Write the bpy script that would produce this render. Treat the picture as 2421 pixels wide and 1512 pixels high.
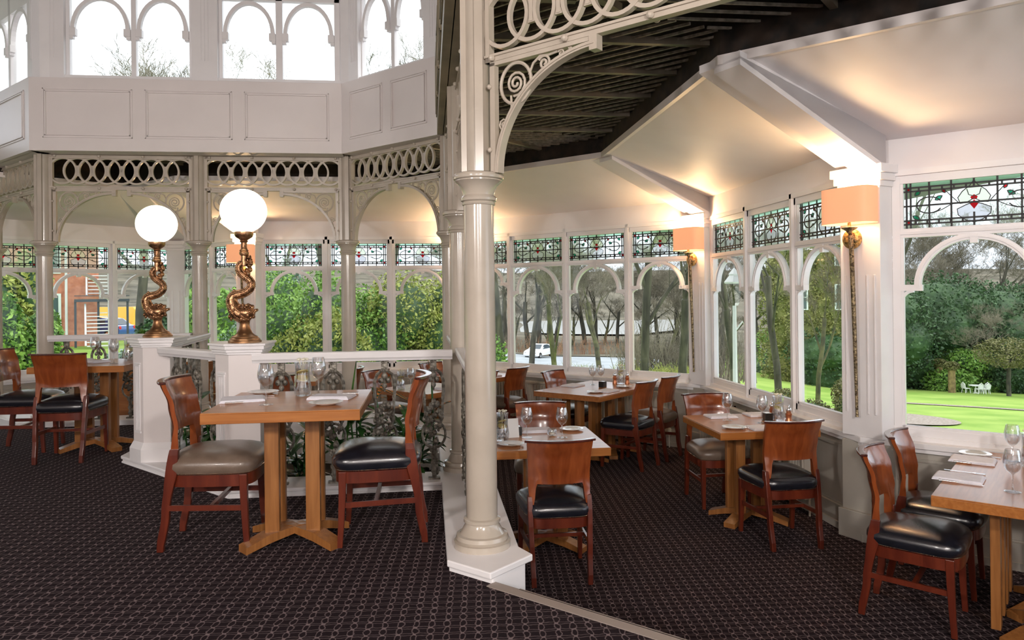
import bpy, math, random
import numpy as np
from mathutils import Matrix, Vector, noise
random.seed(7)
for o in list(bpy.data.objects): bpy.data.objects.remove(o, do_unlink=True)
scn = bpy.context.scene
COL = scn.collection
PI = math.pi

# ------------------------------------------------------------------ camera
EYE = 1.31
FPX, YAW, PIT, ROL, CY = 1727.4, .11439, .00124, -.01063, 693.3
def cam_axes():
    r = Vector((math.cos(YAW), -math.sin(YAW), 0)); fw = Vector((math.sin(YAW), math.cos(YAW), 0)); u = Vector((0, 0, 1))
    fw, u = math.cos(PIT)*fw + math.sin(PIT)*u, -math.sin(PIT)*fw + math.cos(PIT)*u
    r, u = math.cos(ROL)*r + math.sin(ROL)*u, -math.sin(ROL)*r + math.cos(ROL)*u
    return r, u, fw
CR, CU, CF = cam_axes()
cd = bpy.data.cameras.new('camera'); cam = bpy.data.objects.new('camera', cd); COL.objects.link(cam)
cam.matrix_world = Matrix(((CR.x, CU.x, -CF.x, 0), (CR.y, CU.y, -CF.y, 0), (CR.z, CU.z, -CF.z, EYE), (0, 0, 0, 1)))
cd.sensor_fit = 'HORIZONTAL'; cd.sensor_width = 36; cd.lens = FPX*36/2421
cd.shift_y = -(756-CY)/2421; cd.clip_start = .05; cd.clip_end = 2000
scn.camera = cam

# ------------------------------------------------------------------ world, sun, exposure
w = bpy.data.worlds.new('world'); scn.world = w; w.use_nodes = True
nt = w.node_tree; nt.nodes.clear()
out = nt.nodes.new('ShaderNodeOutputWorld'); bg = nt.nodes.new('ShaderNodeBackground')
tc = nt.nodes.new('ShaderNodeTexCoord'); sep = nt.nodes.new('ShaderNodeSeparateXYZ')
rmp = nt.nodes.new('ShaderNodeValToRGB'); nz = nt.nodes.new('ShaderNodeTexNoise'); mx = nt.nodes.new('ShaderNodeMix')
nt.links.new(tc.outputs['Generated'], sep.inputs[0]); nt.links.new(sep.outputs['Z'], rmp.inputs[0])
rmp.color_ramp.elements[0].position = .0; rmp.color_ramp.elements[0].color = (.80, .88, 1.0, 1)
rmp.color_ramp.elements[1].position = .5; rmp.color_ramp.elements[1].color = (.97, .985, 1.0, 1)
nz.inputs['Scale'].default_value = 2.2; nz.inputs['Detail'].default_value = 5
nt.links.new(tc.outputs['Generated'], nz.inputs['Vector'])
mx.data_type = 'RGBA'; mx.blend_type = 'MULTIPLY'; mx.inputs['Factor'].default_value = .25
nt.links.new(rmp.outputs[0], mx.inputs['A']); nt.links.new(nz.outputs['Fac'], mx.inputs['B'])
nt.links.new(mx.outputs['Result'], bg.inputs['Color']); bg.inputs['Strength'].default_value = 2.1
nt.links.new(bg.outputs[0], out.inputs['Surface'])
sd = bpy.data.lights.new('sun', 'SUN'); sd.energy = .9; sd.angle = math.radians(25); sd.color = (1, .97, .92)
so = bpy.data.objects.new('sun', sd); COL.objects.link(so); so.rotation_euler = (math.radians(48), 0, math.radians(70))
vs = scn.view_settings; vs.view_transform = 'Standard'; vs.look = 'None'; vs.exposure = 0.38; vs.gamma = 1; vs.use_curve_mapping = False
try: scn.cycles.max_bounces = 8; scn.cycles.transparent_max_bounces = 24; scn.cycles.sample_clamp_indirect = 4
except Exception: pass

# ------------------------------------------------------------------ materials
MATS = {}
def mat(name, col=(.8, .8, .8), rough=.5, metal=0, spec=.5, coat=0, fn=None, **kw):
    m = bpy.data.materials.new(name); m.use_nodes = True; MATS[name] = m
    b = m.node_tree.nodes['Principled BSDF']
    b.inputs['Base Color'].default_value = (*col, 1); b.inputs['Roughness'].default_value = rough
    b.inputs['Metallic'].default_value = metal; b.inputs['Specular IOR Level'].default_value = spec
    b.inputs['Coat Weight'].default_value = coat; b.inputs['Coat Roughness'].default_value = .12
    for k, v in kw.items(): b.inputs[k.replace('_', ' ')].default_value = v
    if fn: fn(m.node_tree, b)
    return m
def N(nt, t, **kw):
    n = nt.nodes.new('ShaderNode'+t)
    for k, v in kw.items():
        if k in n.inputs: n.inputs[k].default_value = v
        else: setattr(n, k, v)
    return n
def noisy(c1, c2, scale=8, detail=4, stretch=(1, 1, 1), bump=0, lo=.35, hi=.65, coord='Object', bscale=None):
    def f(nt, b):
        t = N(nt, 'TexCoord'); mp = N(nt, 'Mapping'); mp.inputs['Scale'].default_value = stretch
        nz = N(nt, 'TexNoise', Scale=scale, Detail=detail); cr = N(nt, 'ValToRGB')
        nt.links.new(t.outputs[coord], mp.inputs[0]); nt.links.new(mp.outputs[0], nz.inputs['Vector']); nt.links.new(nz.outputs['Fac'], cr.inputs[0])
        cr.color_ramp.elements[0].position = lo; cr.color_ramp.elements[0].color = (*c1, 1)
        cr.color_ramp.elements[1].position = hi; cr.color_ramp.elements[1].color = (*c2, 1)
        nt.links.new(cr.outputs[0], b.inputs['Base Color'])
        if bump:
            bm = N(nt, 'Bump', Strength=bump, Distance=.01); n2 = nz
            if bscale: n2 = N(nt, 'TexNoise', Scale=bscale, Detail=3); nt.links.new(mp.outputs[0], n2.inputs['Vector'])
            nt.links.new(n2.outputs['Fac'], bm.inputs['Height']); nt.links.new(bm.outputs[0], b.inputs['Normal'])
    return f
def M(nt, op, a, b=None, c=None):
    n = nt.nodes.new('ShaderNodeMath'); n.operation = op
    for i, v in enumerate((a, b, c)):
        if v is None: continue
        if isinstance(v, (int, float)): n.inputs[i].default_value = v
        else: nt.links.new(v, n.inputs[i])
    return n.outputs[0]
def carpet_nodes(nt, b):
    t = N(nt, 'TexCoord'); mp = N(nt, 'Mapping'); mp.inputs['Rotation'].default_value = (0, 0, math.radians(4))
    mp.inputs['Scale'].default_value = (1/.062, 1/.058, 1)
    nt.links.new(t.outputs['Object'], mp.inputs[0])
    wob = N(nt, 'TexNoise', Scale=26, Detail=2); nt.links.new(t.outputs['Object'], wob.inputs['Vector'])
    s = N(nt, 'SeparateXYZ'); nt.links.new(mp.outputs[0], s.inputs[0])
    wv = M(nt, 'MULTIPLY', M(nt, 'SUBTRACT', wob.outputs['Fac'], .5), .35)
    u = M(nt, 'SUBTRACT', M(nt, 'FRACT', M(nt, 'ADD', s.outputs[0], wv)), .5)
    v = M(nt, 'SUBTRACT', M(nt, 'FRACT', M(nt, 'ADD', s.outputs[1], wv)), .5)
    r = M(nt, 'SQRT', M(nt, 'ADD', M(nt, 'POWER', M(nt, 'DIVIDE', u, .21), 2), M(nt, 'POWER', M(nt, 'DIVIDE', v, .5), 2)))
    ring = M(nt, 'LESS_THAN', M(nt, 'ABSOLUTE', M(nt, 'SUBTRACT', r, .93)), .17)
    av = M(nt, 'ABSOLUTE', v); au = M(nt, 'ABSOLUTE', u)
    line = M(nt, 'MULTIPLY', M(nt, 'LESS_THAN', M(nt, 'ABSOLUTE', M(nt, 'SUBTRACT', av, .36)), .045), M(nt, 'GREATER_THAN', r, 1.0))
    node = M(nt, 'MULTIPLY', M(nt, 'GREATER_THAN', av, .40), M(nt, 'LESS_THAN', au, .12))
    msk = M(nt, 'MAXIMUM', M(nt, 'MULTIPLY', ring, .62), M(nt, 'MAXIMUM', M(nt, 'MULTIPLY', line, .45), node))
    fz = N(nt, 'TexNoise', Scale=600, Detail=2); nt.links.new(t.outputs['Object'], fz.inputs['Vector'])
    big = N(nt, 'TexNoise', Scale=1.1, Detail=3); nt.links.new(t.outputs['Object'], big.inputs['Vector'])
    m1 = N(nt, 'Mix', data_type='RGBA'); m1.inputs['A'].default_value = (.009, .006, .0075, 1); m1.inputs['B'].default_value = (.024, .015, .019, 1)
    nt.links.new(fz.outputs['Fac'], m1.inputs['Factor'])
    m2 = N(nt, 'Mix', data_type='RGBA'); m2.inputs['B'].default_value = (.23, .185, .19, 1)
    nt.links.new(m1.outputs['Result'], m2.inputs['A']); nt.links.new(M(nt, 'MULTIPLY', msk, .9), m2.inputs['Factor'])
    m3 = N(nt, 'Mix', data_type='RGBA', blend_type='MULTIPLY'); m3.inputs['B'].default_value = (.8, .62, .62, 1)
    nt.links.new(m2.outputs['Result'], m3.inputs['A']); nt.links.new(M(nt, 'MULTIPLY', big.outputs['Fac'], .5), m3.inputs['Factor'])
    nt.links.new(m3.outputs['Result'], b.inputs['Base Color'])
    bp = N(nt, 'Bump', Strength=.5, Distance=.004); nt.links.new(fz.outputs['Fac'], bp.inputs['Height']); nt.links.new(bp.outputs[0], b.inputs['Normal'])
def wood_nodes(c1, c2, sc=(1, 14, 14), scale=3.0):
    def f(nt, b):
        t = N(nt, 'TexCoord'); mp = N(nt, 'Mapping'); mp.inputs['Scale'].default_value = sc
        nz = N(nt, 'TexNoise', Scale=scale, Detail=6, Distortion=.6); cr = N(nt, 'ValToRGB')
        nt.links.new(t.outputs['Object'], mp.inputs[0]); nt.links.new(mp.outputs[0], nz.inputs['Vector']); nt.links.new(nz.outputs['Fac'], cr.inputs[0])
        cr.color_ramp.elements[0].position = .3; cr.color_ramp.elements[0].color = (*c1, 1)
        cr.color_ramp.elements[1].position = .7; cr.color_ramp.elements[1].color = (*c2, 1)
        nt.links.new(cr.outputs[0], b.inputs['Base Color'])
    return f
mat('carpet', rough=1, spec=.1, fn=carpet_nodes)
mat('paint', (.80, .745, .735), .42, fn=noisy((.785, .73, .72), (.815, .76, .75), 3))
mat('paint_white', (.86, .84, .85), .35, fn=noisy((.84, .82, .83), (.88, .86, .87), 4))
mat('paint_gloss', (.46, .40, .335), .18, coat=.5, fn=noisy((.44, .385, .32), (.49, .43, .36), 5))
mat('soffit', (.85, .79, .76), .55, fn=noisy((.82, .78, .79), (.86, .82, .83), 2))
mat('dado', (.42, .39, .34), .35, fn=noisy((.40, .37, .32), (.45, .42, .37), 4))
mat('lattice', (.50, .43, .36), .3, fn=noisy((.47, .41, .34), (.53, .465, .39), 9))
mat('olive', (.22, .19, .125), .45, fn=noisy((.17, .15, .095), (.28, .23, .15), 4))
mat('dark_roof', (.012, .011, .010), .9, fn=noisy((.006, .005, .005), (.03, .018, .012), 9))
mat('batten', (.2, .18, .15), .6, fn=noisy((.13, .115, .09), (.30, .27, .22), 6, stretch=(4, 4, 4)))
mat('rafter', (.14, .11, .075), .5, fn=noisy((.09, .075, .05), (.17, .14, .10), 5))
mat('tile_under', (.10, .10, .07), .7, fn=noisy((.012, .010, .008), (.16, .15, .10), 4, lo=.45, hi=.75))
mat('brown_board', (.20, .13, .10), .5, fn=wood_nodes((.14, .09, .07), (.26, .18, .14)))
mat('oak', (.5, .23, .08), .28, coat=.35, fn=wood_nodes((.30, .10, .02), (.42, .16, .04)))
mat('oak_top', (.5, .26, .11), .36, coat=.42, spec=.4, fn=wood_nodes((.34, .12, .028), (.47, .185, .05)))
mat('oak_leg', (.5, .25, .09), .35, coat=.2, fn=wood_nodes((.21, .078, .018), (.33, .135, .038), sc=(14, 14, 1)))  # leg oak, darkened so its colour carries the shade under the tabletops
mat('cherry', (.28, .06, .02), .3, coat=.25, fn=wood_nodes((.07, .009, .004), (.14, .024, .009), sc=(6, 6, 1)))
mat('cherry_lit', (.42, .12, .035), .2, coat=.7, fn=wood_nodes((.17, .034, .009), (.29, .072, .018), sc=(6, 6, 1)))  # backrest cherry, lighter: reflected light on the backs is put into the colour
mat('cherry_dark', (.06, .012, .008), .18, coat=.8, fn=wood_nodes((.04, .01, .007), (.10, .02, .012)))
mat('leather_black', (.008, .009, .014), .25, spec=.8, coat=.3, fn=noisy((.006, .007, .011), (.012, .013, .02), 30, bump=.08, bscale=180))
mat('leather_taupe', (.15, .11, .08), .33, spec=.5, coat=.1, fn=noisy((.13, .092, .068), (.175, .128, .097), 12, bump=.08, bscale=180))
mat('brass_stud', (.75, .62, .45), .25, metal=1)
mat('bronze', (.42, .21, .10), .3, metal=.9, fn=noisy((.12, .055, .028), (.60, .34, .18), 26, bump=.3, bscale=60))
mat('bronze_smooth', (.36, .19, .09), .32, metal=.85, fn=noisy((.25, .12, .055), (.42, .24, .12), 9))
mat('gilt', (.55, .36, .13), .38, metal=.85, fn=noisy((.16, .10, .04), (.72, .50, .20), 55, bump=.8, bscale=70))
mat('gilt_dark', (.3, .22, .12), .4, metal=.8, fn=noisy((.07, .05, .03), (.42, .33, .19), 60, bump=.8, bscale=90))
mat('iron', (.18, .165, .14), .38, metal=.3, fn=noisy((.07, .06, .045), (.27, .25, .21), 38, bump=.6, bscale=70))
mat('chrome', (.75, .75, .77), .15, metal=1)
mat('porcelain', (.86, .86, .86), .12, coat=.5)
mat('linen', (.80, .79, .86), .85, fn=noisy((.76, .75, .83), (.83, .82, .88), 40, bump=.2, bscale=200))
mat('black_plastic', (.01, .01, .01), .3)
mat('white_plastic', (.72, .70, .62), .4)
mat('copper_mill', (.5, .2, .1), .3, metal=.7)
mat('lemon', (.72, .60, .22), .5); mat('petal', (.78, .76, .62), .6)
mat('soil', (.03, .02, .012), 1)
mat('radiator', (.60, .56, .49), .3)
mat('nosing', (.30, .25, .22), .6)
mat('lead', (.012, .012, .014), .5)
def thin_glass(name, tint, refl=.07, rough=.02):
    m = bpy.data.materials.new(name); m.use_nodes = True; MATS[name] = m; nt = m.node_tree; nt.nodes.clear()
    o = N(nt, 'OutputMaterial'); a = N(nt, 'BsdfTransparent'); a.inputs[0].default_value = (*tint, 1)
    g = N(nt, 'BsdfGlossy', Roughness=rough); g.inputs['Color'].default_value = (1, 1, 1, 1)
    lw = N(nt, 'LayerWeight', Blend=.35); mxs = N(nt, 'MixShader')
    nt.links.new(M(nt, 'ADD', M(nt, 'MULTIPLY', lw.outputs['Fresnel'], .38), refl), mxs.inputs[0])
    nt.links.new(a.outputs[0], mxs.inputs[1]); nt.links.new(g.outputs[0], mxs.inputs[2]); nt.links.new(mxs.outputs[0], o.inputs[0])
    return m
thin_glass('window_glass', (.95, .97, .96), .0)
thin_glass('tableware_glass', (.94, .95, .96), .13, .01)
thin_glass('water', (.80, .86, .90), .10, .01)
def stained(name, col, t=.85):
    m = bpy.data.materials.new(name); m.use_nodes = True; MATS[name] = m; nt = m.node_tree; nt.nodes.clear()
    o = N(nt, 'OutputMaterial'); a = N(nt, 'BsdfTransparent'); a.inputs[0].default_value = (*col, 1)
    d = N(nt, 'BsdfTranslucent'); d.inputs[0].default_value = (*col, 1); mxs = N(nt, 'MixShader'); mxs.inputs[0].default_value = 1-t
    nt.links.new(a.outputs[0], mxs.inputs[1]); nt.links.new(d.outputs[0], mxs.inputs[2]); nt.links.new(mxs.outputs[0], o.inputs[0])
stained('sg_clear', (.93, .97, .96), .66); stained('sg_mint', (.60, .85, .76), .5); stained('sg_green', (.05, .42, .27), .5)
stained('sg_red', (.75, .02, .03), .55); stained('sg_yellow', (.92, .92, .80), .6); stained('sg_mauve', (.84, .78, .90), .5)
def emis(name, col, s, base=None):
    m = bpy.data.materials.new(name); m.use_nodes = True; MATS[name] = m; b = m.node_tree.nodes['Principled BSDF']
    b.inputs['Base Color'].default_value = (*(base or col), 1); b.inputs['Emission Color'].default_value = (*col, 1); b.inputs['Emission Strength'].default_value = s
    b.inputs['Roughness'].default_value = .6
emis('opal_globe', (1, .93, .72), 3.2, (.9, .88, .8)); emis('lamp_shade', (1.0, .40, .20), .50, (.6, .35, .2)); emis('shade_top', (1, .8, .5), 2.0)

# ------------------------------------------------------------------ mesh helpers
class MB:
    def __init__(s): s.v = []; s.f = []; s.mi = []; s.m = 0; s.T = None
    def add(s, vs, fs):
        k = len(s.v)
        if s.T is not None: vs = [tuple(s.T @ Vector(p)) for p in vs]
        s.v += [tuple(p) for p in vs]; s.f += [tuple(i+k for i in f) for f in fs]; s.mi += [s.m]*len(fs)
    def box(s, x0, x1, y0, y1, z0, z1):
        s.add([(x0, y0, z0), (x1, y0, z0), (x1, y1, z0), (x0, y1, z0), (x0, y0, z1), (x1, y0, z1), (x1, y1, z1), (x0, y1, z1)],
              [(0, 3, 2, 1), (4, 5, 6, 7), (0, 1, 5, 4), (1, 2, 6, 5), (2, 3, 7, 6), (3, 0, 4, 7)])
    def hexa(s, p): s.add(p, [(0, 3, 2, 1), (4, 5, 6, 7), (0, 1, 5, 4), (1, 2, 6, 5), (2, 3, 7, 6), (3, 0, 4, 7)])
    def prism(s, poly, z0, z1, top=None):
        n = len(poly); t = top or poly
        s.add([(x, y, z0) for x, y in poly]+[(x, y, z1) for x, y in t],
              [tuple(range(n))[::-1], tuple(range(n, 2*n))]+[(i, (i+1) % n, n+(i+1) % n, n+i) for i in range(n)])
    def lathe(s, prof, c=(0, 0, 0), n=24, cap=True):
        vs = []; fs = []
        for r, z in prof:
            for i in range(n): a = 2*PI*i/n; vs.append((c[0]+r*math.cos(a), c[1]+r*math.sin(a), c[2]+z))
        for j in range(len(prof)-1):
            for i in range(n): k = (i+1) % n; fs.append((j*n+i, j*n+k, (j+1)*n+k, (j+1)*n+i))
        if cap: fs.append(tuple(range(n))[::-1]); fs.append(tuple(range((len(prof)-1)*n, len(prof)*n)))
        s.add(vs, fs)
    def tube(s, pts, r, n=8, closed=False, up=None):
        P = [Vector(p) for p in pts]; L = len(P); R = r if isinstance(r, (list, tuple)) else [r]*L
        vs = []; prev = None
        for i, p in enumerate(P):
            a = P[(i-1) % L] if (closed or i > 0) else p; b = P[(i+1) % L] if (closed or i < L-1) else p
            t = (b-a); t = t.normalized() if t.length > 1e-9 else Vector((0, 0, 1))
            if prev is None: q = Vector((0, 0, 1)) if abs(t.z) < .9 else Vector((1, 0, 0)); e = t.cross(q).normalized()
            else: e = (prev - t*prev.dot(t)); e = e.normalized() if e.length > 1e-6 else t.orthogonal().normalized()
            prev = e; g = t.cross(e)
            for k in range(n): an = 2*PI*k/n; vs.append(p+(e*math.cos(an)+g*math.sin(an))*R[i])
        fs = []
        for j in range(L if closed else L-1):
            j2 = (j+1) % L
            for k in range(n): k2 = (k+1) % n; fs.append((j*n+k, j*n+k2, j2*n+k2, j2*n+k))
        if not closed: fs.append(tuple(range(n))[::-1]); fs.append(tuple(range((L-1)*n, L*n)))
        s.add(vs, fs)
    def ribbon(s, pts, w, d, nrm, closed=False):
        """flat bar of width w (in plane) and depth d (along nrm) swept along planar pts"""
        P = [Vector(p) for p in pts]; L = len(P); nv = Vector(nrm).normalized(); vs = []
        for i, p in enumerate(P):
            a = P[(i-1) % L] if (closed or i > 0) else p; b = P[(i+1) % L] if (closed or i < L-1) else p
            t = (b-a).normalized(); e = t.cross(nv).normalized()
            for x, y in ((-1, -1), (1, -1), (1, 1), (-1, 1)): vs.append(p+e*x*w/2+nv*y*d/2)
        fs = []
        for j in range(L if closed else L-1):
            j2 = (j+1) % L
            for k in range(4): k2 = (k+1) % 4; fs.append((j*4+k, j*4+k2, j2*4+k2, j2*4+k))
        if not closed: fs.append((3, 2, 1, 0)); fs.append(tuple(range((L-1)*4, L*4)))
        s.add(vs, fs)
    def ball(s, c, r, n=12, m=8, sz=(1, 1, 1)):
        vs = [(c[0], c[1], c[2]-r*sz[2])]; fs = []
        for j in range(1, m):
            th = PI*j/m
            for i in range(n): a = 2*PI*i/n; vs.append((c[0]+r*sz[0]*math.sin(th)*math.cos(a), c[1]+r*sz[1]*math.sin(th)*math.sin(a), c[2]-r*sz[2]*math.cos(th)))
        vs.append((c[0], c[1], c[2]+r*sz[2])); T = len(vs)-1
        for i in range(n):
            k = (i+1) % n; fs.append((0, 1+k, 1+i)); fs.append((T, T-n+i, T-n+k))
            for j in range(m-2): fs.append((1+j*n+i, 1+j*n+k, 1+(j+1)*n+k, 1+(j+1)*n+i))
        s.add(vs, fs)
    def mesh(s, name, mats, smooth=False):
        me = bpy.data.meshes.new(name); me.from_pydata(s.v, [], s.f)
        for m in (mats if isinstance(mats, (list, tuple)) else [mats]): me.materials.append(MATS[m])
        if len(set(s.mi)) > 1: me.polygons.foreach_set('material_index', s.mi)
        if smooth: me.polygons.foreach_set('use_smooth', [True]*len(s.f)); me.set_sharp_from_angle(angle=math.radians(smooth if smooth > 1 else 40))
        me.update(); return me
    def build(s, name, mats, parent=None, smooth=False, bevel=0):
        o = bpy.data.objects.new(name, s.mesh(name, mats, smooth)); COL.objects.link(o); o.parent = parent
        if bevel:
            b = o.modifiers.new('b', 'BEVEL'); b.width = bevel; b.segments = 2; b.limit_method = 'ANGLE'; b.angle_limit = math.radians(50)
        return o
def tag(o, label=None, cat=None, group=None, kind=None):
    if label: o['label'] = label
    if cat: o['category'] = cat
    if group: o['group'] = group
    if kind: o['kind'] = kind
    return o
def empty(name, loc=(0, 0, 0), rz=0, label=None, cat=None, group=None, kind=None):
    o = bpy.data.objects.new(name, None); COL.objects.link(o); o.location = loc; o.rotation_euler = (0, 0, rz); o.empty_display_size = .1
    return tag(o, label, cat, group, kind)
def struct(o, label=None, cat=None): o['kind'] = 'structure'; return tag(o, label, cat)
def copy_tree(o, parent=None):
    c = o.copy(); COL.objects.link(c); c.parent = parent
    for ch in list(o.children): copy_tree(ch, c)
    return c
USED = set()
def place(proto, loc, rz=0, label=None, group=None):
    r = proto if proto.name not in USED else copy_tree(proto)
    USED.add(proto.name); r.location = loc; r.rotation_euler = (0, 0, rz); tag(r, label, None, group); return r
def arc(c, r, a0, a1, n, f): return [f(c[0]+r*math.cos(a0+(a1-a0)*i/n), c[1]+r*math.sin(a0+(a1-a0)*i/n)) for i in range(n+1)]

FLOOR_LO = -.45
S2 = math.sqrt(.5)
# ================================================================== outer shell
# outer wall corners in the glass plane, going left to right (room lies below / inside)
Q = [(-8.6, 7.0), (-3.81, 11.79), (-2.42, 10.4), (.62, 10.4), (3.12, 7.90), (3.12, 4.86), (7.0, .98)]
WN = ['left', 'left_return', 'back', 'back_right', 'right', 'front_right']
class Seg:
    def __init__(s, a, b):
        s.a = Vector((*a, 0)); s.b = Vector((*b, 0)); s.d = (s.b-s.a).normalized(); s.L = (s.b-s.a).length
        s.n = Vector((s.d.y, -s.d.x, 0))          # inward
        s.M = Matrix(((s.d.x, s.n.x, 0, s.a.x), (s.d.y, s.n.y, 0, s.a.y), (0, 0, 1, 0), (0, 0, 0, 1)))
    def p(s, u, t, z): q = s.a+s.d*u+s.n*t; return (q.x, q.y, z)
SG = [Seg(Q[i], Q[i+1]) for i in range(6)]
def off_pt(i, t):
    """corner i of the outer polygon moved inward by t"""
    if i == 0: q = SG[0].a+SG[0].n*t; return (q.x, q.y)
    if i == 6: q = SG[5].b+SG[5].n*t; return (q.x, q.y)
    A, B = SG[i-1], SG[i]
    p, q = A.a+A.n*t, B.a+B.n*t
    den = A.d.x*B.d.y-A.d.y*B.d.x; k = ((q.x-p.x)*B.d.y-(q.y-p.y)*B.d.x)/den
    r = p+A.d*k; return (r.x, r.y)
def strip(mb, i, t0, z0, t1, z1):
    a, b = off_pt(i, t0), off_pt(i+1, t0); c, d = off_pt(i+1, t1), off_pt(i, t1)
    mb.add([(*a, z0), (*b, z0), (*c, z1), (*d, z1)], [(0, 1, 2, 3)])
def slab(mb, i, t0, t1, z0, z1):
    a, b, c, d = off_pt(i, t0), off_pt(i+1, t0), off_pt(i+1, t1), off_pt(i, t1)
    mb.prism([a, b, c, d][::-1], z0, z1)
ZS, ZG0, ZT0, ZT1, ZG1, ZF, ZV, ZK, DK = .285, .365, 1.67, 1.73, 2.04, 2.135, 2.35, 2.715, 1.33
for i, nm in enumerate(WN):
    w = MB(); slab(w, i, -.02, .07, FLOOR_LO, .25)
    s = SG[i]; np_ = max(1, round(s.L/1.0))
    for k in range(np_):      # raised dado panels
        u0, u1 = s.L*k/np_+.13, s.L*(k+1)/np_-.13
        for (x0, x1, z0, z1) in ((u0, u1, -.29, -.27), (u0, u1, .15, .17), (u0, u0+.02, -.29, .17), (u1-.02, u1, -.29, .17)):
            w.T = s.M; w.box(x0, x1, .07, .082, z0, z1); w.T = None
    slab(w, i, -.02, .035, ZF, ZV+.05)
    W = struct(w.build('wall_'+nm, 'dado' if i else 'dado'))
    u = MB(); slab(u, i, .02, .05, ZF+.0, ZV); u.build('frieze_strip', 'soffit', W)
    b = MB(); slab(b, i, .07, .105, FLOOR_LO, FLOOR_LO+.17); slab(b, i, .07, .12, FLOOR_LO, FLOOR_LO+.05); struct(b.build('baseboard_'+nm, 'dado'))
    t = MB(); slab(t, i, -.03, .125, .245, ZS); slab(t, i, .07, .105, .215, .245)
    struct(t.build('trim_%d' % (i+1), 'paint_white', bevel=.004))
c = MB()
for i in range(6):
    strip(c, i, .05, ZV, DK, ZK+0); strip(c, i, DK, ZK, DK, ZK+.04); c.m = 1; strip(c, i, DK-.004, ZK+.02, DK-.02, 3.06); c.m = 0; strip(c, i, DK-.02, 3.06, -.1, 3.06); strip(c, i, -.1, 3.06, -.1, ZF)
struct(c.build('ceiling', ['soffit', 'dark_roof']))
tr = MB()
for i in range(6):
    strip(tr, i, DK-.025, ZK-.012, DK+.012, ZK-.012); strip(tr, i, DK+.012, ZK-.012, DK+.012, ZK+.045); strip(tr, i, DK-.025, ZK-.012, DK-.025, ZK+.0)
    strip(tr, i, DK+.012, ZK+.045, DK-.002, ZK+.045)
struct(tr.build('trim_7', 'paint'))
# ribs from pillar caps up to the inner corners
for i in range(1, 6):
    rb = MB(); o0, k0 = Vector((*off_pt(i, .06), 2.165)), Vector((*off_pt(i, DK), ZK-.02))
    d = (k0-o0); h = Vector((d.x, d.y, 0)).normalized(); sd_ = Vector((-h.y, h.x, 0)); wd = .17
    for (w0, w1, dz) in ((-wd, wd, 0), (-wd*.25, wd, -.035)) if i in (4, 5) else ((-wd, wd, 0),):
        pts = []
        for p, zz in ((o0, dz), (k0, dz)):
            pass
        A, B = o0+Vector((0, 0, dz)), k0+Vector((0, 0, dz)); up = Vector((0, 0, .25))
        rb.hexa([A+sd_*w0, A+sd_*w1, B+sd_*w1, B+sd_*w0, A+sd_*w0+up, A+sd_*w1+up, B+sd_*w1+Vector((0, 0, .05)), B+sd_*w0+Vector((0, 0, .05))])
    struct(rb.build('trim_%d' % (7+i), 'soffit'))

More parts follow.
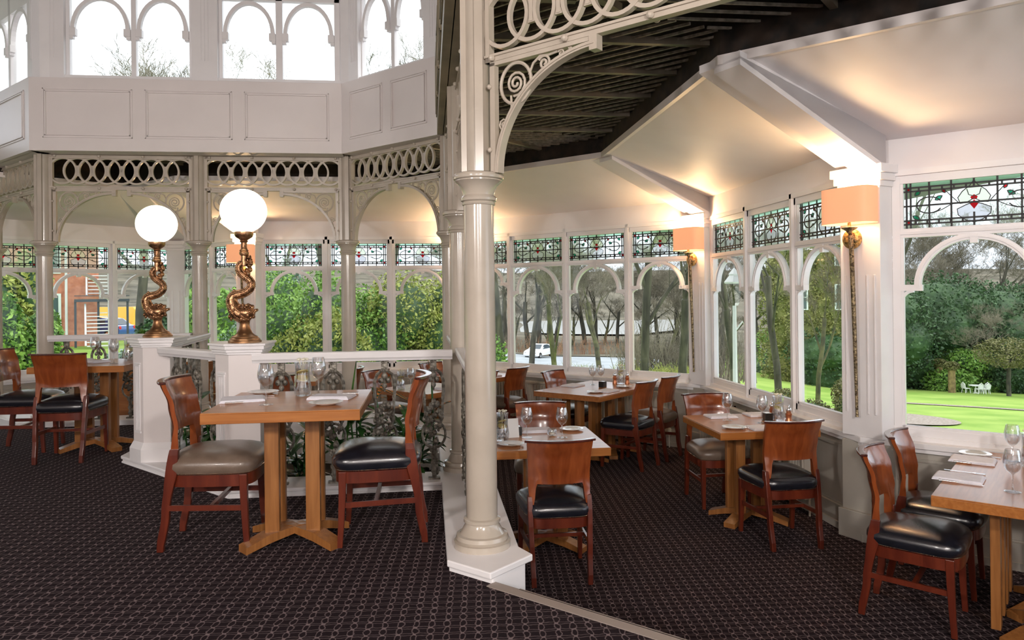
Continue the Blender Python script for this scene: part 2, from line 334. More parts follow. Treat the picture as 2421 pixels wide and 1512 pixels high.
# ---- stained glass panel, unit size: width 1, height .31
def leaf_pts(cx, cz, ang, l, w_):
    pts = []
    for k in range(9):
        t = k/8; pts.append((t*l, w_*math.sin(PI*t)*(1-.3*t)))
    for k in range(7, 0, -1):
        t = k/8; pts.append((t*l, -w_*math.sin(PI*t)*(1-.3*t)))
    ca, sa = math.cos(ang), math.sin(ang)
    return [(cx+x*ca-z*sa, cz+x*sa+z*ca) for x, z in pts]
def stained_panel(Wd):
    H = .31; g = MB(); ld = MB(); hw = Wd/2
    g.m = 0; g.add([(-hw, .0, 0), (hw, .0, 0), (hw, .0, H), (-hw, .0, H)], [(0, 1, 2, 3)])
    def poly(pts, m, y=.003): g.m = m; g.add([(x, y, z) for x, z in pts], [tuple(range(len(pts)))])
    def line(pts, w_=.0115, closed=False): ld.ribbon([(x, .004, z) for x, z in pts], w_, .006, (0, 1, 0), closed)
    z1, z2, z3, z4 = .03, .055, H-.055, H-.03
    poly([(-hw, z4), (hw, z4), (hw, H), (-hw, H)], 1)
    for z in (z1, z2, z3, z4, H*.5): line([(-hw, z), (hw, z)])
    xs = [-hw+.035, -hw+.06, -hw*.60, -hw*.30, 0, hw*.30, hw*.60, hw-.06, hw-.035]
    for x in xs:
        if x == 0: line([(0, 0), (0, .09)]); line([(0, H-.05), (0, H)])
        else: line([(x, 0), (x, H)])
    for sx in (-1, 1):
        for z in ((z1+z2)/2, (z3+z4)/2):
            x = sx*(hw-.0475); poly([(x-.015, z-.015), (x+.015, z-.015), (x+.015, z+.015), (x-.015, z+.015)], 3, .0035)
        for k in range(5): x = sx*hw*(.15+.16*k); line([(x, z1), (x, z2)]); line([(x+.02, z3), (x+.02, z4)])
        # curling stem
        cx = sx*hw*.60
        line([(cx+.075*math.cos(a)*1, H*.5+.055*math.sin(a)) for a in [PI*.15+k*PI*1.7/14 for k in range(15)]], .008) if sx < 0 else \
            line([(cx-.075*math.cos(a)*1, H*.5+.055*math.sin(a)) for a in [PI*.15+k*PI*1.7/14 for k in range(15)]], .008)
        line([(sx*hw*.22, H*.5-.0), (sx*hw*.30, H*.5-.005), (sx*hw*.42, H*.5-.035), (sx*hw*.55, H*.5-.055)], .005)
        line([(sx*hw*.20, H*.5+.0), (sx*hw*.30, H*.5+.05), (sx*hw*.40, H*.5+.1)], .005)
        for (lx, lz, la) in ((.80, .72, 2.35), (.52, .60, 2.6), (.83, .28, 3.7)):
            a = la if sx > 0 else PI-la
            L = leaf_pts(sx*hw*lx, H*lz, a-PI if 0 else a, .05, .015); poly(L, 2, .0035); line(L, .006, True)
        L = leaf_pts(sx*hw*.38, H*.74, (PI*.32 if sx > 0 else PI*.68), .035, .011); poly(L, 3, .0035); line(L, .006, True)
    # central flower
    up = [(0, H*.96), (.024, H*.85), (.066, H*.74), (.092, H*.61), (.078, H*.48), (.04, H*.50), (0, H*.58)]
    poly(up+[(-x, z) for x, z in up[::-1][1:-1]], 4); line(up+[(-x, z) for x, z in up[::-1][1:]], .0055)
    lo = [(0, H*.50), (.045, H*.45), (.096, H*.37), (.09, H*.24), (.05, H*.13), (0, H*.07)]
    poly(lo+[(-x, z) for x, z in lo[::-1][1:-1]], 5); line(lo+[(-x, z) for x, z in lo[::-1][1:]], .0055)
    line([(-.04, H*.78), (-.03, H*.66), (0, H*.62), (.03, H*.66), (.04, H*.78)], .005)
    poly([(0, H*.66), (.021, H*.61), (.014, H*.55), (-.014, H*.55), (-.021, H*.61)], 3, .004)
    poly([(0, H*.55), (.024, H*.46), (0, H*.35), (-.024, H*.46)], 3, .004)
    return g.mesh('stained_glass', ['sg_clear', 'sg_mint', 'sg_green', 'sg_red', 'sg_yellow', 'sg_mauve']), ld.mesh('leading', 'lead')
PANELS = {}
# ---- glazed bay: u0..u1 clear opening, built in wall coordinates (x along, y inward, z)
def bay_frame(fr, W_, gl):
    """frame of one light: casing, arch, stubs; W_ = clear width, origin at its centre"""
    h = W_/2
    for sx in (-1, 1):                      # casing steps
        fr.box(*sorted((sx*h, sx*(h-.018))), -.01, .03, ZG0, ZG1)
    fr.box(-h, h, -.01, .03, ZG0-.0, ZG0+.018); fr.box(-h, h, -.012, .035, ZT0, ZT1); fr.box(-h, h, -.01, .045, ZT0+.02, ZT1-.02)
    R = h-.10; zc = ZT0-.012-R*.98 if R < .34 else 1.345
    ry = ZT0-.01-zc
    pts = [(R*math.cos(PI*k/22), .012, zc+ry*math.sin(PI*k/22)) for k in range(23)]
    fr.ribbon(pts, .042, .05, (0, 1, 0)); fr.ribbon([(x*1.0, .03, z) for x, _, z in pts], .014, .035, (0, 1, 0))
    fr.box(-.022, .022, -.01, .045, ZT0-.055, ZT0+.005)
    for sx in (-1, 1):
        fr.box(*sorted((sx*h, sx*(R-.03))), -.01, .04, zc-.03, zc+.012)
        q = [(sx*(h-.075*(1-math.sin(a))), .012, zc-.03-.075*(1-math.cos(a))) for a in [k*PI/2/6 for k in range(7)]]
        fr.ribbon(q, .02, .04, (0, 1, 0))
    return zc
WIN_N = [0]
def window_wall(i, spans, label_side):
    s = SG[i]; M_ = s.M
    fr = MB(); fr.T = M_
    for (u0, u1) in spans:
        W_ = u1-u0; fr.T = M_ @ Matrix.Translation(((u0+u1)/2, 0, 0)); bay_frame(fr, W_, None)
    fr.T = M_
    us = sorted([x for sp in spans for x in sp]); allu0, allu1 = us[0], us[-1]
    for k in range(len(spans)-1):           # mullions with a stepped profile
        a, b = spans[k][1], spans[k+1][0]; m = (a+b)/2
        fr.box(a, b, -.03, .035, ZS, ZF); fr.box(m-.018, m+.018, .035, .06, ZS, ZF)
    fr.box(allu0-.05, allu0, -.03, .04, ZS, ZF); fr.box(allu1, allu1+.05, -.03, .04, ZS, ZF)
    fr.box(0, s.L, -.03, .035, ZG1, ZF); fr.box(.05, s.L-.05, .035, .06, ZG1+.055, ZF)
    fr.box(0, s.L, -.03, .035, ZS, ZG0); fr.box(.03, s.L-.03, .035, .05, ZS, ZS+.03)
    WIN_N[0] += 1
    root = empty('window_%d' % WIN_N[0], s.p(s.L/2, 0, ZS)); struct(root)
    inv = Matrix.Translation(-root.location)
    f = fr.build('frame', 'paint_white', root); f.matrix_local = inv
    g = MB(); g.T = M_
    for (u0, u1) in spans: g.add([(u0, 0, ZG0), (u1, 0, ZG0), (u1, 0, ZT0), (u0, 0, ZT0)], [(0, 1, 2, 3)])
    gp = g.build('pane', 'window_glass', root); gp.matrix_local = inv
    for (u0, u1) in spans:
        W_ = round(u1-u0, 2)
        if W_ not in PANELS: PANELS[W_] = stained_panel(W_)
        a = bpy.data.objects.new('stained_glass', PANELS[W_][0]); b = bpy.data.objects.new('leading', PANELS[W_][1])
        for o in (a, b): COL.objects.link(o)
        a.parent = root; a.matrix_local = inv @ M_ @ Matrix.Translation(((u0+u1)/2, 0, ZT1)) ; b.parent = a
    return root
def spans_from(L, margin0, margin1, n, mull=.085):
    tot = L-margin0-margin1; wd = (tot-(n-1)*mull)/n
    return [(margin0+k*(wd+mull), margin0+k*(wd+mull)+wd) for k in range(n)]
# W1 left : glass edge at u (x=-3.90) => L - .13
L = SG[0].L
sp = []; u = L-.13
while u > 1.2: sp.append((u-.815, u)); u -= .90
window_wall(0, sp[::-1], '')
window_wall(1, spans_from(SG[1].L, .14, .14, 2), '')
window_wall(2, [(.18+.885*k, .18+.885*k+.80) for k in range(3)], '')
L = SG[3].L; sp = []; u = L-.20
for wd in (.76, .84, .84, .60): sp.append((u-wd, u)); u -= wd+.07
window_wall(3, sp[::-1], '')
window_wall(4, spans_from(SG[4].L, .22, .16, 3), '')
sp = []; u = .20
for k in range(4): sp.append((u, u+.86)); u += .95
window_wall(5, sp, '')

# ---- corner pillars with caps, flutes
def bis(i):
    v = (SG[i-1].n+SG[i].n).normalized(); return v
for i in range(1, 6):
    v = bis(i); tg = Vector((-v.y, v.x, 0)); c0 = Vector((*Q[i], 0))
    hw = .155 if i in (2, 5) else .13; t0, t1 = -.02, (.115 if i in (2, 5) else .17)
    P = MB(); P.T = Matrix(((tg.x, v.x, 0, c0.x), (tg.y, v.y, 0, c0.y), (0, 0, 1, 0), (0, 0, 0, 1)))
    P.box(-hw, hw, t0, t1, ZS, ZF)
    for k in range(-2, 3):
        if k == 0: continue
        x = k*hw*.36; P.box(x-.008, x+.008, t1, t1+.008, .45, 1.42)
    for z0, z1, e in ((ZF-.11, ZF-.07, .012), (ZF-.07, ZF-.02, .03), (ZF-.02, ZF+.04, .048)): P.box(-hw-e, hw+e, t0, t1+e, z0, z1)
    struct(P.build('trim_%d' % (20+i), 'paint_white', bevel=.004))
    # pilaster below the sill
    P2 = MB(); P2.T = P.T; P2.box(-hw-.02, hw+.02, t0, t1-.02, FLOOR_LO, .245); P2.box(-hw-.035, hw+.035, t0, t1+.01, FLOOR_LO, FLOOR_LO+.2)
    struct(P2.build('trim_%d' % (30+i), 'dado', bevel=.004))

# ================================================================== floors
fl = MB()
up_poly = [(-9, -5), (9.5, -5.3), (.267+.0, 3.31), (.24, 3.5), (.24, 5.1), (-1.25, 5.1), (-2.3, 6.2), (-2.35, 8.1), (-4.05, 8.15), (-6.9, 11.0), (-9, 11)]
up_poly = [(-9, -5), (3.4, -5), (5.7, -2.1), (.29, 3.31), (.24, 3.5), (.24, 5.1), (-1.25, 5.1), (-2.3, 6.2), (-2.35, 8.1), (-4.0, 8.1), (-7.45, 8.0), (-8.4, 7)]
fl.prism(up_poly, -.46, 0)
struct(fl.build('floor_upper', 'carpet'), 'dark plum patterned carpet of the raised middle floor', 'floor')
f2 = MB(); f2.add([(x, y, FLOOR_LO) for x, y in [(-8.6, 7.0), (-3.81, 11.79), (-2.42, 10.4), (.62, 10.4), (3.12, 7.9), (3.12, 4.86), (7.0, .98), (9, -5), (-8.6, -5)]], [(0, 8, 2, 1), (8, 3, 2), (8, 4, 3), (8, 5, 4), (8, 7, 6, 5)])
struct(f2.build('floor', 'carpet'), 'dark plum patterned carpet of the lower window aisle', 'floor')
# steps down along the diagonal opening  x+y = 3.59
st = MB(); D = Vector((S2, -S2, 0)); Nn = Vector((S2, S2, 0)); a0 = Vector((.30, 3.30, 0))
st.T = Matrix(((D.x, Nn.x, 0, a0.x), (D.y, Nn.y, 0, a0.y), (0, 0, 1, 0), (0, 0, 0, 1)))
st.box(.12, 7, 0, .27, FLOOR_LO, -.15); st.box(.12, 7, .27, .54, FLOOR_LO, -.30)
struct(st.build('floor_steps', 'carpet'))
ns = MB(); ns.T = st.T; ns.box(-.02, 7, -.055, .005, -.01, .004); ns.box(.12, 7, 0, .012, -.05, .004)
ns.box(.12, 7, .24, .28, -.152, -.146); ns.box(.12, 7, .51, .55, -.302, -.296)
struct(ns.build('trim_40', 'nosing'))
# ---- white plinth under columns and rails
def off_line(pts, w_):
    """offset open polyline to its left by w_"""
    o = []
    for i, p in enumerate(pts):
        p = Vector(p)
        if i == 0: d = (Vector(pts[1])-p).normalized(); o.append(p+Vector((-d.y, d.x))*w_)
        elif i == len(pts)-1: d = (p-Vector(pts[i-1])).normalized(); o.append(p+Vector((-d.y, d.x))*w_)
        else:
            d1 = (p-Vector(pts[i-1])).normalized(); d2 = (Vector(pts[i+1])-p).normalized()
            n1, n2 = Vector((-d1.y, d1.x)), Vector((-d2.y, d2.x)); b = (n1+n2).normalized(); o.append(p+b*w_/max(.3, b.dot(n1)))
    return o
def path_slab(mb, pts, w0, w1, z0, z1):
    A, B = off_line(pts, w0), off_line(pts, w1)
    for i in range(len(pts)-1): mb.prism([tuple(A[i]), tuple(A[i+1]), tuple(B[i+1]), tuple(B[i])], z0, z1)
pl = MB()
Dl = [(.267, 3.291), (.077, 3.481), (.077, 4.93)]
pl.prism([(.277, 3.301), (.45, 3.474), (.42, 3.60), (.42, 7.1), (.087, 7.1), (.087, 3.487)], FLOOR_LO, .035)
pl.prism([(.267, 3.288), (.49, 3.50), (.435, 3.62), (.435, 7.1), (.077, 7.1), (.077, 3.478)], .022, .055)
front = [(-2.454, 8.0), (-2.454, 6.159), (-1.309, 4.933), (.09, 4.933)]
path_slab(pl, front, .012, .30, FLOOR_LO, .03); path_slab(pl, front, 0, .31, .03, .055)
path_slab(pl, front, .004, .30, -.01, .012)
back = [(.42, 6.9), (.3, 7.0), (-.85, 8.15), (-2.5, 8.15), (-4.1, 8.15), (-5.6, 9.65)]
path_slab(pl, back, -.15, .17, FLOOR_LO, .055)
struct(pl.build('trim_41', 'paint_white', bevel=.006))
# soil bed of the planter
so_ = MB(); so_.prism([(-2.2, 6.25), (-1.2, 5.2), (.08, 5.2), (.08, 6.0), (-1.1, 6.5), (-2.2, 6.9)], FLOOR_LO, -.12)
tag(so_.build('planting_bed', 'soil'), 'dark soil bed behind the iron railing in the middle', 'planting bed')
pk = MB(); pk.prism([(.08, 6.0), (.08, 6.06), (-1.1, 6.56), (-2.2, 6.96), (-2.2, 6.9), (-1.1, 6.5)], FLOOR_LO, .02)
struct(pk.build('trim_42', 'paint_white'))

# ================================================================== dark roof over the aisle
BAND = [(-8.1, 11.98), (-3.97, 7.85), (-.885, 7.85), (.10, 6.865), (.10, 3.64), (4.9, -1.16)]
rf = MB(); ZR = 3.02
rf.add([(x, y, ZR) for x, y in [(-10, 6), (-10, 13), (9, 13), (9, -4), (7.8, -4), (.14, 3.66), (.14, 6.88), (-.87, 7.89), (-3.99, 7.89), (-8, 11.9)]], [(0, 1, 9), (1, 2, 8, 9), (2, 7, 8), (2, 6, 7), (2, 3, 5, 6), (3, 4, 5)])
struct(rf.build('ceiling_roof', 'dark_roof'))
def clip_line(p, d, poly):
    """parameter intervals of the line inside a convex polygon given CCW"""
    t0, t1 = -99, 99
    for i in range(len(poly)):
        a, b = Vector(poly[i]), Vector(poly[(i+1) % len(poly)]); e = b-a; n = Vector((-e.y, e.x))
        num = n.dot(Vector(p)-a); den = n.dot(Vector(d))
        if abs(den) < 1e-9:
            if num < 0: return None
            continue
        t = -num/den
        if den > 0: t0 = max(t0, t)
        else: t1 = min(t1, t)
    return (t0, t1) if t1 > t0+.05 else None
K = [off_pt(i, DK-.03) for i in range(7)]
secs = [  # (convex polygon ccw, batten dir, spacing, rafter dir, spacing)
    ([K[5], K[4], (.15, 6.9), (.15, 3.6)], (1, -1), .105, (1, 0), .62),
    ([(.15, 3.6), (4.6, -.9), K[6], K[5]], (1, 0), .125, (1, 1), .95),
    ([K[4], K[3], (-.86, 7.95), (.15, 6.9)], (1, 0), .085, (1, 1), .8),
    ([K[3], K[2], (-3.9, 7.95), (-.86, 7.95)], (1, 0), .085, (1, 1), .9),
    ([K[2], K[1], (-7.2, 6.5), (-6.0, 9.9), (-3.9, 7.95)], (1, -1), .1, (1, 1), .9)]
for si, (poly, bd, bs, rd, rs) in enumerate(secs):
    ar = sum(poly[i][0]*poly[(i+1) % len(poly)][1]-poly[(i+1) % len(poly)][0]*poly[i][1] for i in range(len(poly)))
    if ar < 0: poly = poly[::-1]
    bt = MB(); cx = sum(p[0] for p in poly)/len(poly); cy = sum(p[1] for p in poly)/len(poly)
    d = Vector(bd).normalized(); n = Vector((-d.y, d.x))
    for k in range(-40, 41):
        p = Vector((cx, cy))+n*k*bs; r = clip_line(p, d, poly)
        if not r: continue
        a, b = p+d*r[0], p+d*r[1]; h = n*.008
        bt.m = 0
        bt.hexa([(*(a-h), 2.91), (*(b-h), 2.91), (*(b+h), 2.91), (*(a+h), 2.91), (*(a-h), 2.925), (*(b-h), 2.925), (*(b+h), 2.925), (*(a+h), 2.925)])
        if si in (0, 1):      # undersides of the tiles showing between the battens
            bt.m = 1; tl = r[0]+.05
            while tl < r[1]-.2:
                q = p+d*tl; e = p+d*(tl+.13); h1 = n*.012; h2 = n*(.012+bs*.45)
                if random.random() < (.62 if si == 1 else .22): bt.add([(*(q+h1), 2.955), (*(e+h1), 2.955), (*(e+h2+d*.02), 2.985), (*(q+h2+d*.02), 2.985)], [(0, 1, 2, 3)])
                tl += .235
    struct(bt.build('ceiling_battens', ['batten', 'tile_under']))
    ra = MB(); d = Vector(rd).normalized(); n = Vector((-d.y, d.x))
    for k in range(-14, 15):
        p = Vector((cx, cy))+n*(k*rs+.2); r = clip_line(p, d, poly)
        if not r: continue
        a, b = p+d*r[0], p+d*r[1]; h = n*.022
        ra.hexa([(*(a-h), 2.885), (*(b-h), 2.885), (*(b+h), 2.885), (*(a+h), 2.885), (*(a-h), 2.93), (*(b-h), 2.93), (*(b+h), 2.93), (*(a+h), 2.93)])
    struct(ra.build('ceiling_rafters', 'rafter'))

# ================================================================== drum (lantern) walls
ZB0, ZB1, ZTOP = 2.81, 3.55, 4.75
SGB = [Seg(BAND[k], BAND[k+1]) for k in range(5)]
def drum():
    dn = ['lantern_far_left', 'lantern_front', 'lantern_diagonal', 'lantern_side', 'lantern_near']
    npan = [4, 3, 2, 4, 6]
    for i in range(5):
        s = Seg(BAND[i], BAND[i+1]); b = MB(); b.T = s.M
        b.box(0, s.L, -.06, 0, ZB0, ZB1); b.box(.0, s.L, -.16, -.05, ZB1-.03, ZB1)
        b.box(.0, s.L, -.20, -.05, ZB0, ZB0+.03)
        m0 = .13; n = npan[i]; gap = .12; wd = (s.L-2*m0-(n-1)*gap)/n
        for k in range(n):
            x0 = m0+k*(wd+gap); x1 = x0+wd
            for e, th in ((0, .010), (.022, .016)):
                a0, a1, z0, z1 = x0+e, x1-e, ZB0+.13+e, ZB1-.11-e
                for (p, q, r_, t_) in ((a0, a1, z0, z0+.012), (a0, a1, z1-.012, z1), (a0, a0+.012, z0, z1), (a1-.012, a1, z0, z1)): b.box(p, q, 0, th, r_, t_)
        struct(b.build('wall_'+dn[i], 'olive' if i == 3 else 'paint', bevel=.002))
        # upper wall with window lights, set back
        
        u = MB(); u.T = s.M @ Matrix.Translation((0, -.15, 0))
        if i == 1: groups = [(.33, .93), (.98, 1.51), (1.845, 2.39), (2.46, 3.0)]; posts = [(.0, .33), (1.51, 1.845), (3.0, s.L)]
        elif i == 2: groups = [(.17, .62), (.67, 1.12)]; posts = [(0, .17), (1.12, s.L)]
        elif i == 0: groups = [(s.L-.95-1.75*k, s.L-.35-1.75*k) for k in range(3)]+[(s.L-1.65-1.75*k, s.L-1.02-1.75*k) for k in range(3)]; groups.sort(); posts = [(s.L-.35, s.L)]
        elif i == 3: groups = []; posts = []
        else: groups = [(.3+.75*k, .92+.75*k) for k in range(int((s.L-.4)/.75))]; posts = [(0, .3)]
        xs = [0]+[v for g in groups for v in g]+[s.L]
        for k in range(0, len(xs), 2):
            a, c = xs[k], xs[k+1]
            if c > a: u.box(a, c, -.05, .01, ZB1, ZTOP)
        u.box(0, s.L, -.05, .01, ZB1-.02, ZB1+.06); u.box(0, s.L, -.02, .045, ZB1+.03, ZB1+.06)
        u.box(0, s.L, -.05, .01, 4.45, ZTOP)
        for (a, c) in posts:
            if c-a > .1:
                mid = (a+c)/2; hw = min(.13, (c-a)/2-.01); u.box(mid-hw, mid+hw, .01, .06, ZB1, ZTOP)
                for k in (-1, 0, 1): u.box(mid+k*.035-.005, mid+k*.035+.005, .06, .066, 3.78, 4.7)
        for (a, c) in groups:
            h = (c-a)/2; mid = (a+c)/2; R = h-.03; zc = 4.09
            pts = [(mid+R*math.cos(PI*k/18), 0, zc+(4.42-zc)*math.sin(PI*k/18)) for k in range(19)]
            u.ribbon(pts, .04, .05, (0, 1, 0))
            for sx in (-1, 1):
                u.box(*sorted((mid+sx*h, mid+sx*(R-.035))), -.02, .035, zc-.07, zc+.01); u.box(*sorted((mid+sx*h, mid+sx*(R-.01))), -.02, .03, zc-.1, zc-.07)
        cp = s.M @ Vector((s.L, -.15, 0)); ds = Seg(BAND[min(4, i)], BAND[min(4, i)+1]); u.T = None; u.lathe([(.13, ZB1), (.13, ZTOP)], (BAND[i+1][0]-(s.n.x+(SGB[i+1].n.x if i < 4 else 0))*.11, BAND[i+1][1]-(s.n.y+(SGB[i+1].n.y if i < 4 else 0))*.11, 0), 8); u.T = s.M @ Matrix.Translation((0, -.15, 0))
        struct(u.build('wall_'+dn[i]+'_upper', 'olive' if i == 3 else 'paint_white', bevel=.003))
        if not groups: continue
        g = MB(); g.T = u.T
        for (a, c) in groups: g.add([(a, -.02, ZB1+.05), (c, -.02, ZB1+.05), (c, -.02, 4.45), (a, -.02, 4.45)], [(0, 1, 2, 3)])
        WIN_N[0] += 1; struct(g.build('window_%d' % WIN_N[0], 'window_glass'))
    tp = MB(); tp.add([(x, y, ZTOP-.02) for x, y in [(-9, -5), (5.5, -5), (5.5, -2), (.4, 4), (.4, 7.2), (-.7, 8.3), (-4.2, 8.3), (-9, 13)]], [tuple(range(8))])
    struct(tp.build('ceiling_lantern', 'brown_board'))
    bm_ = MB()
    for k in range(9): y = -3+k*1.35; bm_.box(-8.5, .2 if y > 3.5 else 2.5, y-.06, y+.06, ZTOP-.16, ZTOP-.03)
    struct(bm_.build('ceiling_beams', 'brown_board'))
drum()
rw = MB(); rw.box(-9, 9.2, -5.12, -5.0, FLOOR_LO, 4.75); struct(rw.build('wall_rear', 'paint'))
rw = MB(); rw.box(-9.12, -9, -5, 6.6, FLOOR_LO, 4.75); struct(rw.build('wall_far_left', 'paint'))
# ================================================================== iron columns
def column_proto():
    r = empty('iron_column', (0, 0, 0)); tag(r, 'x', 'column')
    b = MB(); b.lathe([(.0, .055), (.142, .055), (.142, .085), (.128, .087), (.133, .10), (.128, .118), (.112, .122), (.10, .14), (.086, .165), (.084, .175), (.092, .18), (.092, .195), (.080, .20)], n=32); b.build('base', 'paint_gloss', r, smooth=35)
    s = MB(); s.lathe([(.0785, .19), (.0785, 1.0), (.076, 1.78)], n=32, cap=False); s.build('shaft', 'paint_gloss', r, smooth=35)
    c = MB(); c.lathe([(.076, 1.755), (.082, 1.757), (.084, 1.765), (.08, 1.772), (.09, 1.778), (.092, 1.79), (.086, 1.80), (.08, 1.805), (.084, 1.83), (.096, 1.855), (.112, 1.87), (.118, 1.875), (.118, 1.88), (.126, 1.885), (.129, 1.896), (.125, 1.908), (.11, 1.915), (.0, 1.915)], n=32); c.build('capital', 'paint_gloss', r, smooth=35)
    u = MB(); u.lathe([(.062, 1.9), (.062, 2.86)], n=28, cap=False); u.box(-.02, .02, -.085, .085, 1.91, 2.86); u.box(-.085, .085, -.02, .02, 1.91, 2.86); u.build('upper_shaft', 'paint_gloss', r, smooth=35)
    return r
CP = column_proto()
COLS = {'D': (.257, 3.66), 'C2': (.235, 5.29), 'C': (.21, 6.94), 'B3': (-.86, 8.10), 'B2': (-2.42, 8.13), 'A': (-3.96, 8.10), 'L': (-5.05, 9.2)}
cl = {'D': 'large cream iron column nearest in the centre foreground', 'C2': 'cream iron column directly behind the nearest one, beside the planter rail',
      'C': 'third cream iron column back, half hidden behind two others', 'B3': 'cream iron column in front of the leafy back windows',
      'B2': 'cream iron column between the two glowing globe lamps', 'A': 'cream iron column behind the black-seated chair at left', 'L': 'cream iron column at the left edge of the picture'}
for k, (x, y) in COLS.items():
    place(CP, (x, y, 0), 0, cl[k], 'cream iron columns around the raised floor')

# ---- friezes of overlapping rings with scroll brackets
def spiral(c, r0, turns, n, a0=0, sgn=1, plane=lambda x, z: (x, 0, z)):
    return [plane(c[0]+r0*(1-.85*t)*math.cos(a0+sgn*turns*2*PI*t), c[1]+r0*(1-.85*t)*math.sin(a0+sgn*turns*2*PI*t)) for t in [i/n for i in range(n+1)]]
def bracket_mesh():
    b = MB(); P = lambda x, z: (x, 0, z); Y = (0, 1, 0)
    b.box(.095, .125, -.016, .016, 1.91, 2.445)
    b.box(.095, .70, -.016, .016, 2.43, 2.45)
    arcp = [P(.70-.565*math.cos(a), 1.905+.51*math.sin(a)) for a in [k*PI/2/26 for k in range(27)]]
    b.ribbon(arcp, .024, .045, Y); b.ribbon([(x-.0, y, z) for x, y, z in arcp], .008, .058, Y)
    b.box(.675, .715, -.024, .024, 2.385, 2.45)
    for (cx, cz, r_, tn, a0, sg) in ((.245, 2.325, .062, 2.3, 4.5, 1), (.415, 2.388, .036, 1.7, 2.6, -1), (.167, 2.135, .030, 1.7, .8, 1), (.51, 2.412, .019, 1.3, 2.6, -1), (.152, 2.045, .018, 1.3, .8, 1), (.56, 2.418, .012, 1.1, 2.4, -1)):
        b.tube(spiral((cx, cz), r_, tn, 30 if r_ > .03 else 14, a0, sg), .0065 if r_ > .03 else .005, 6)
    b.tube([P(.245+.092*math.cos(a), 2.325+.098*math.sin(a)) for a in [k*2*PI/28 for k in range(28)]], .0085, 6, closed=True)
    b.tube([P(.215, 2.27), P(.218, 2.22), P(.212, 2.16), P(.185, 2.11), P(.16, 2.10)], .006, 6)
    b.tube([P(.325, 2.35), P(.35, 2.40), P(.39, 2.425), P(.44, 2.42), P(.49, 2.425)], .006, 6)
    b.tube([P(.16, 2.10), P(.145, 2.03), P(.14, 1.97)], .005, 6)
    for z in (2.33, 2.02): b.ball((.095, -.02, z), .013, 8, 6); b.ball((.095, .02, z), .013, 8, 6)
    return b.mesh('bracket', 'lattice', smooth=35)
BRK = bracket_mesh()
def frieze(a, b, label, ends=(1, 1)):
    a, b = Vector(a), Vector(b); d = (b-a); L = d.length; ang = math.atan2(d.y, d.x)
    r = empty('ring_frieze', (a.x, a.y, 0), ang, label, 'frieze', 'pierced ring friezes between the columns')
    m = MB(); x0, x1 = .07, L-.07
    m.box(x0, x1, -.02, .02, 2.45, 2.472); m.box(x0, x1, -.03, .03, 2.472, 2.484); m.box(x0, x1, -.02, .02, 2.785, 2.83); m.box(x0, x1, -.03, .03, 2.775, 2.787)
    for x in (x0, x1-.025): m.box(x, x+.025, -.02, .02, 2.45, 2.83)
    R = .134; zc = 2.648; n = round((x1-x0-2*R+.03)/.154)+1; p = (x1-x0-2*R+.03)/(n-1)
    for k in range(n):
        cx = x0+R-.015+k*p; ar = [(cx+R*math.cos(t), 0, zc+R*math.sin(t)) for t in [j*2*PI/32 for j in range(32)]]
        m.ribbon(ar, .019, .024 if k % 2 else .030, (0, 1, 0), True)
        if k in (0, n-1): continue
        for sz in (-1, 1): m.hexa([(cx-.004, -.008, zc+sz*.0), (cx+.004, -.008, zc), (cx+.004, .008, zc), (cx-.004, .008, zc), (cx-.02, -.008, zc+sz*.055), (cx+.02, -.008, zc+sz*.055), (cx+.02, .008, zc+sz*.055), (cx-.02, .008, zc+sz*.055)])
        m.box(cx-.011, cx+.011, -.012, .012, zc-.05, zc+.05)
    nn = max(2, round(L/.45))
    for k in range(nn+1):
        x = x0+.05+(x1-x0-.1)*k/nn
        for z in (2.465, 2.80): m.ball((x, -.03, z), .017, 8, 6); m.ball((x, .03, z), .017, 8, 6)
    m.build('ring_lattice', 'lattice', r, smooth=30)
    for e in (0, 1):
        if not ends[e]: continue
        o = bpy.data.objects.new('bracket', BRK); COL.objects.link(o); o.parent = r
        if e: o.location = (L, 0, 0); o.rotation_euler = (0, 0, PI)
    return r
C_ = COLS
frieze(C_['A'], C_['B2'], 'pierced ring frieze with scroll brackets above the left globe lamp')
frieze(C_['B2'], C_['B3'], 'pierced ring frieze with scroll brackets above the right globe lamp')
frieze(C_['B3'], C_['C'], 'short slanting ring frieze below the two small wall panels')
frieze(C_['C'], C_['C2'], 'ring frieze seen edge-on between the second and third columns')
frieze(C_['C2'], C_['D'], 'ring frieze seen edge-on just behind the nearest column')
frieze(C_['A'], C_['L'], 'ring frieze running away at the left edge of the picture')
frieze(C_['D'], (C_['D'][0]+2.6, C_['D'][1]-2.6), 'large ring frieze with scroll bracket high on the nearest column')

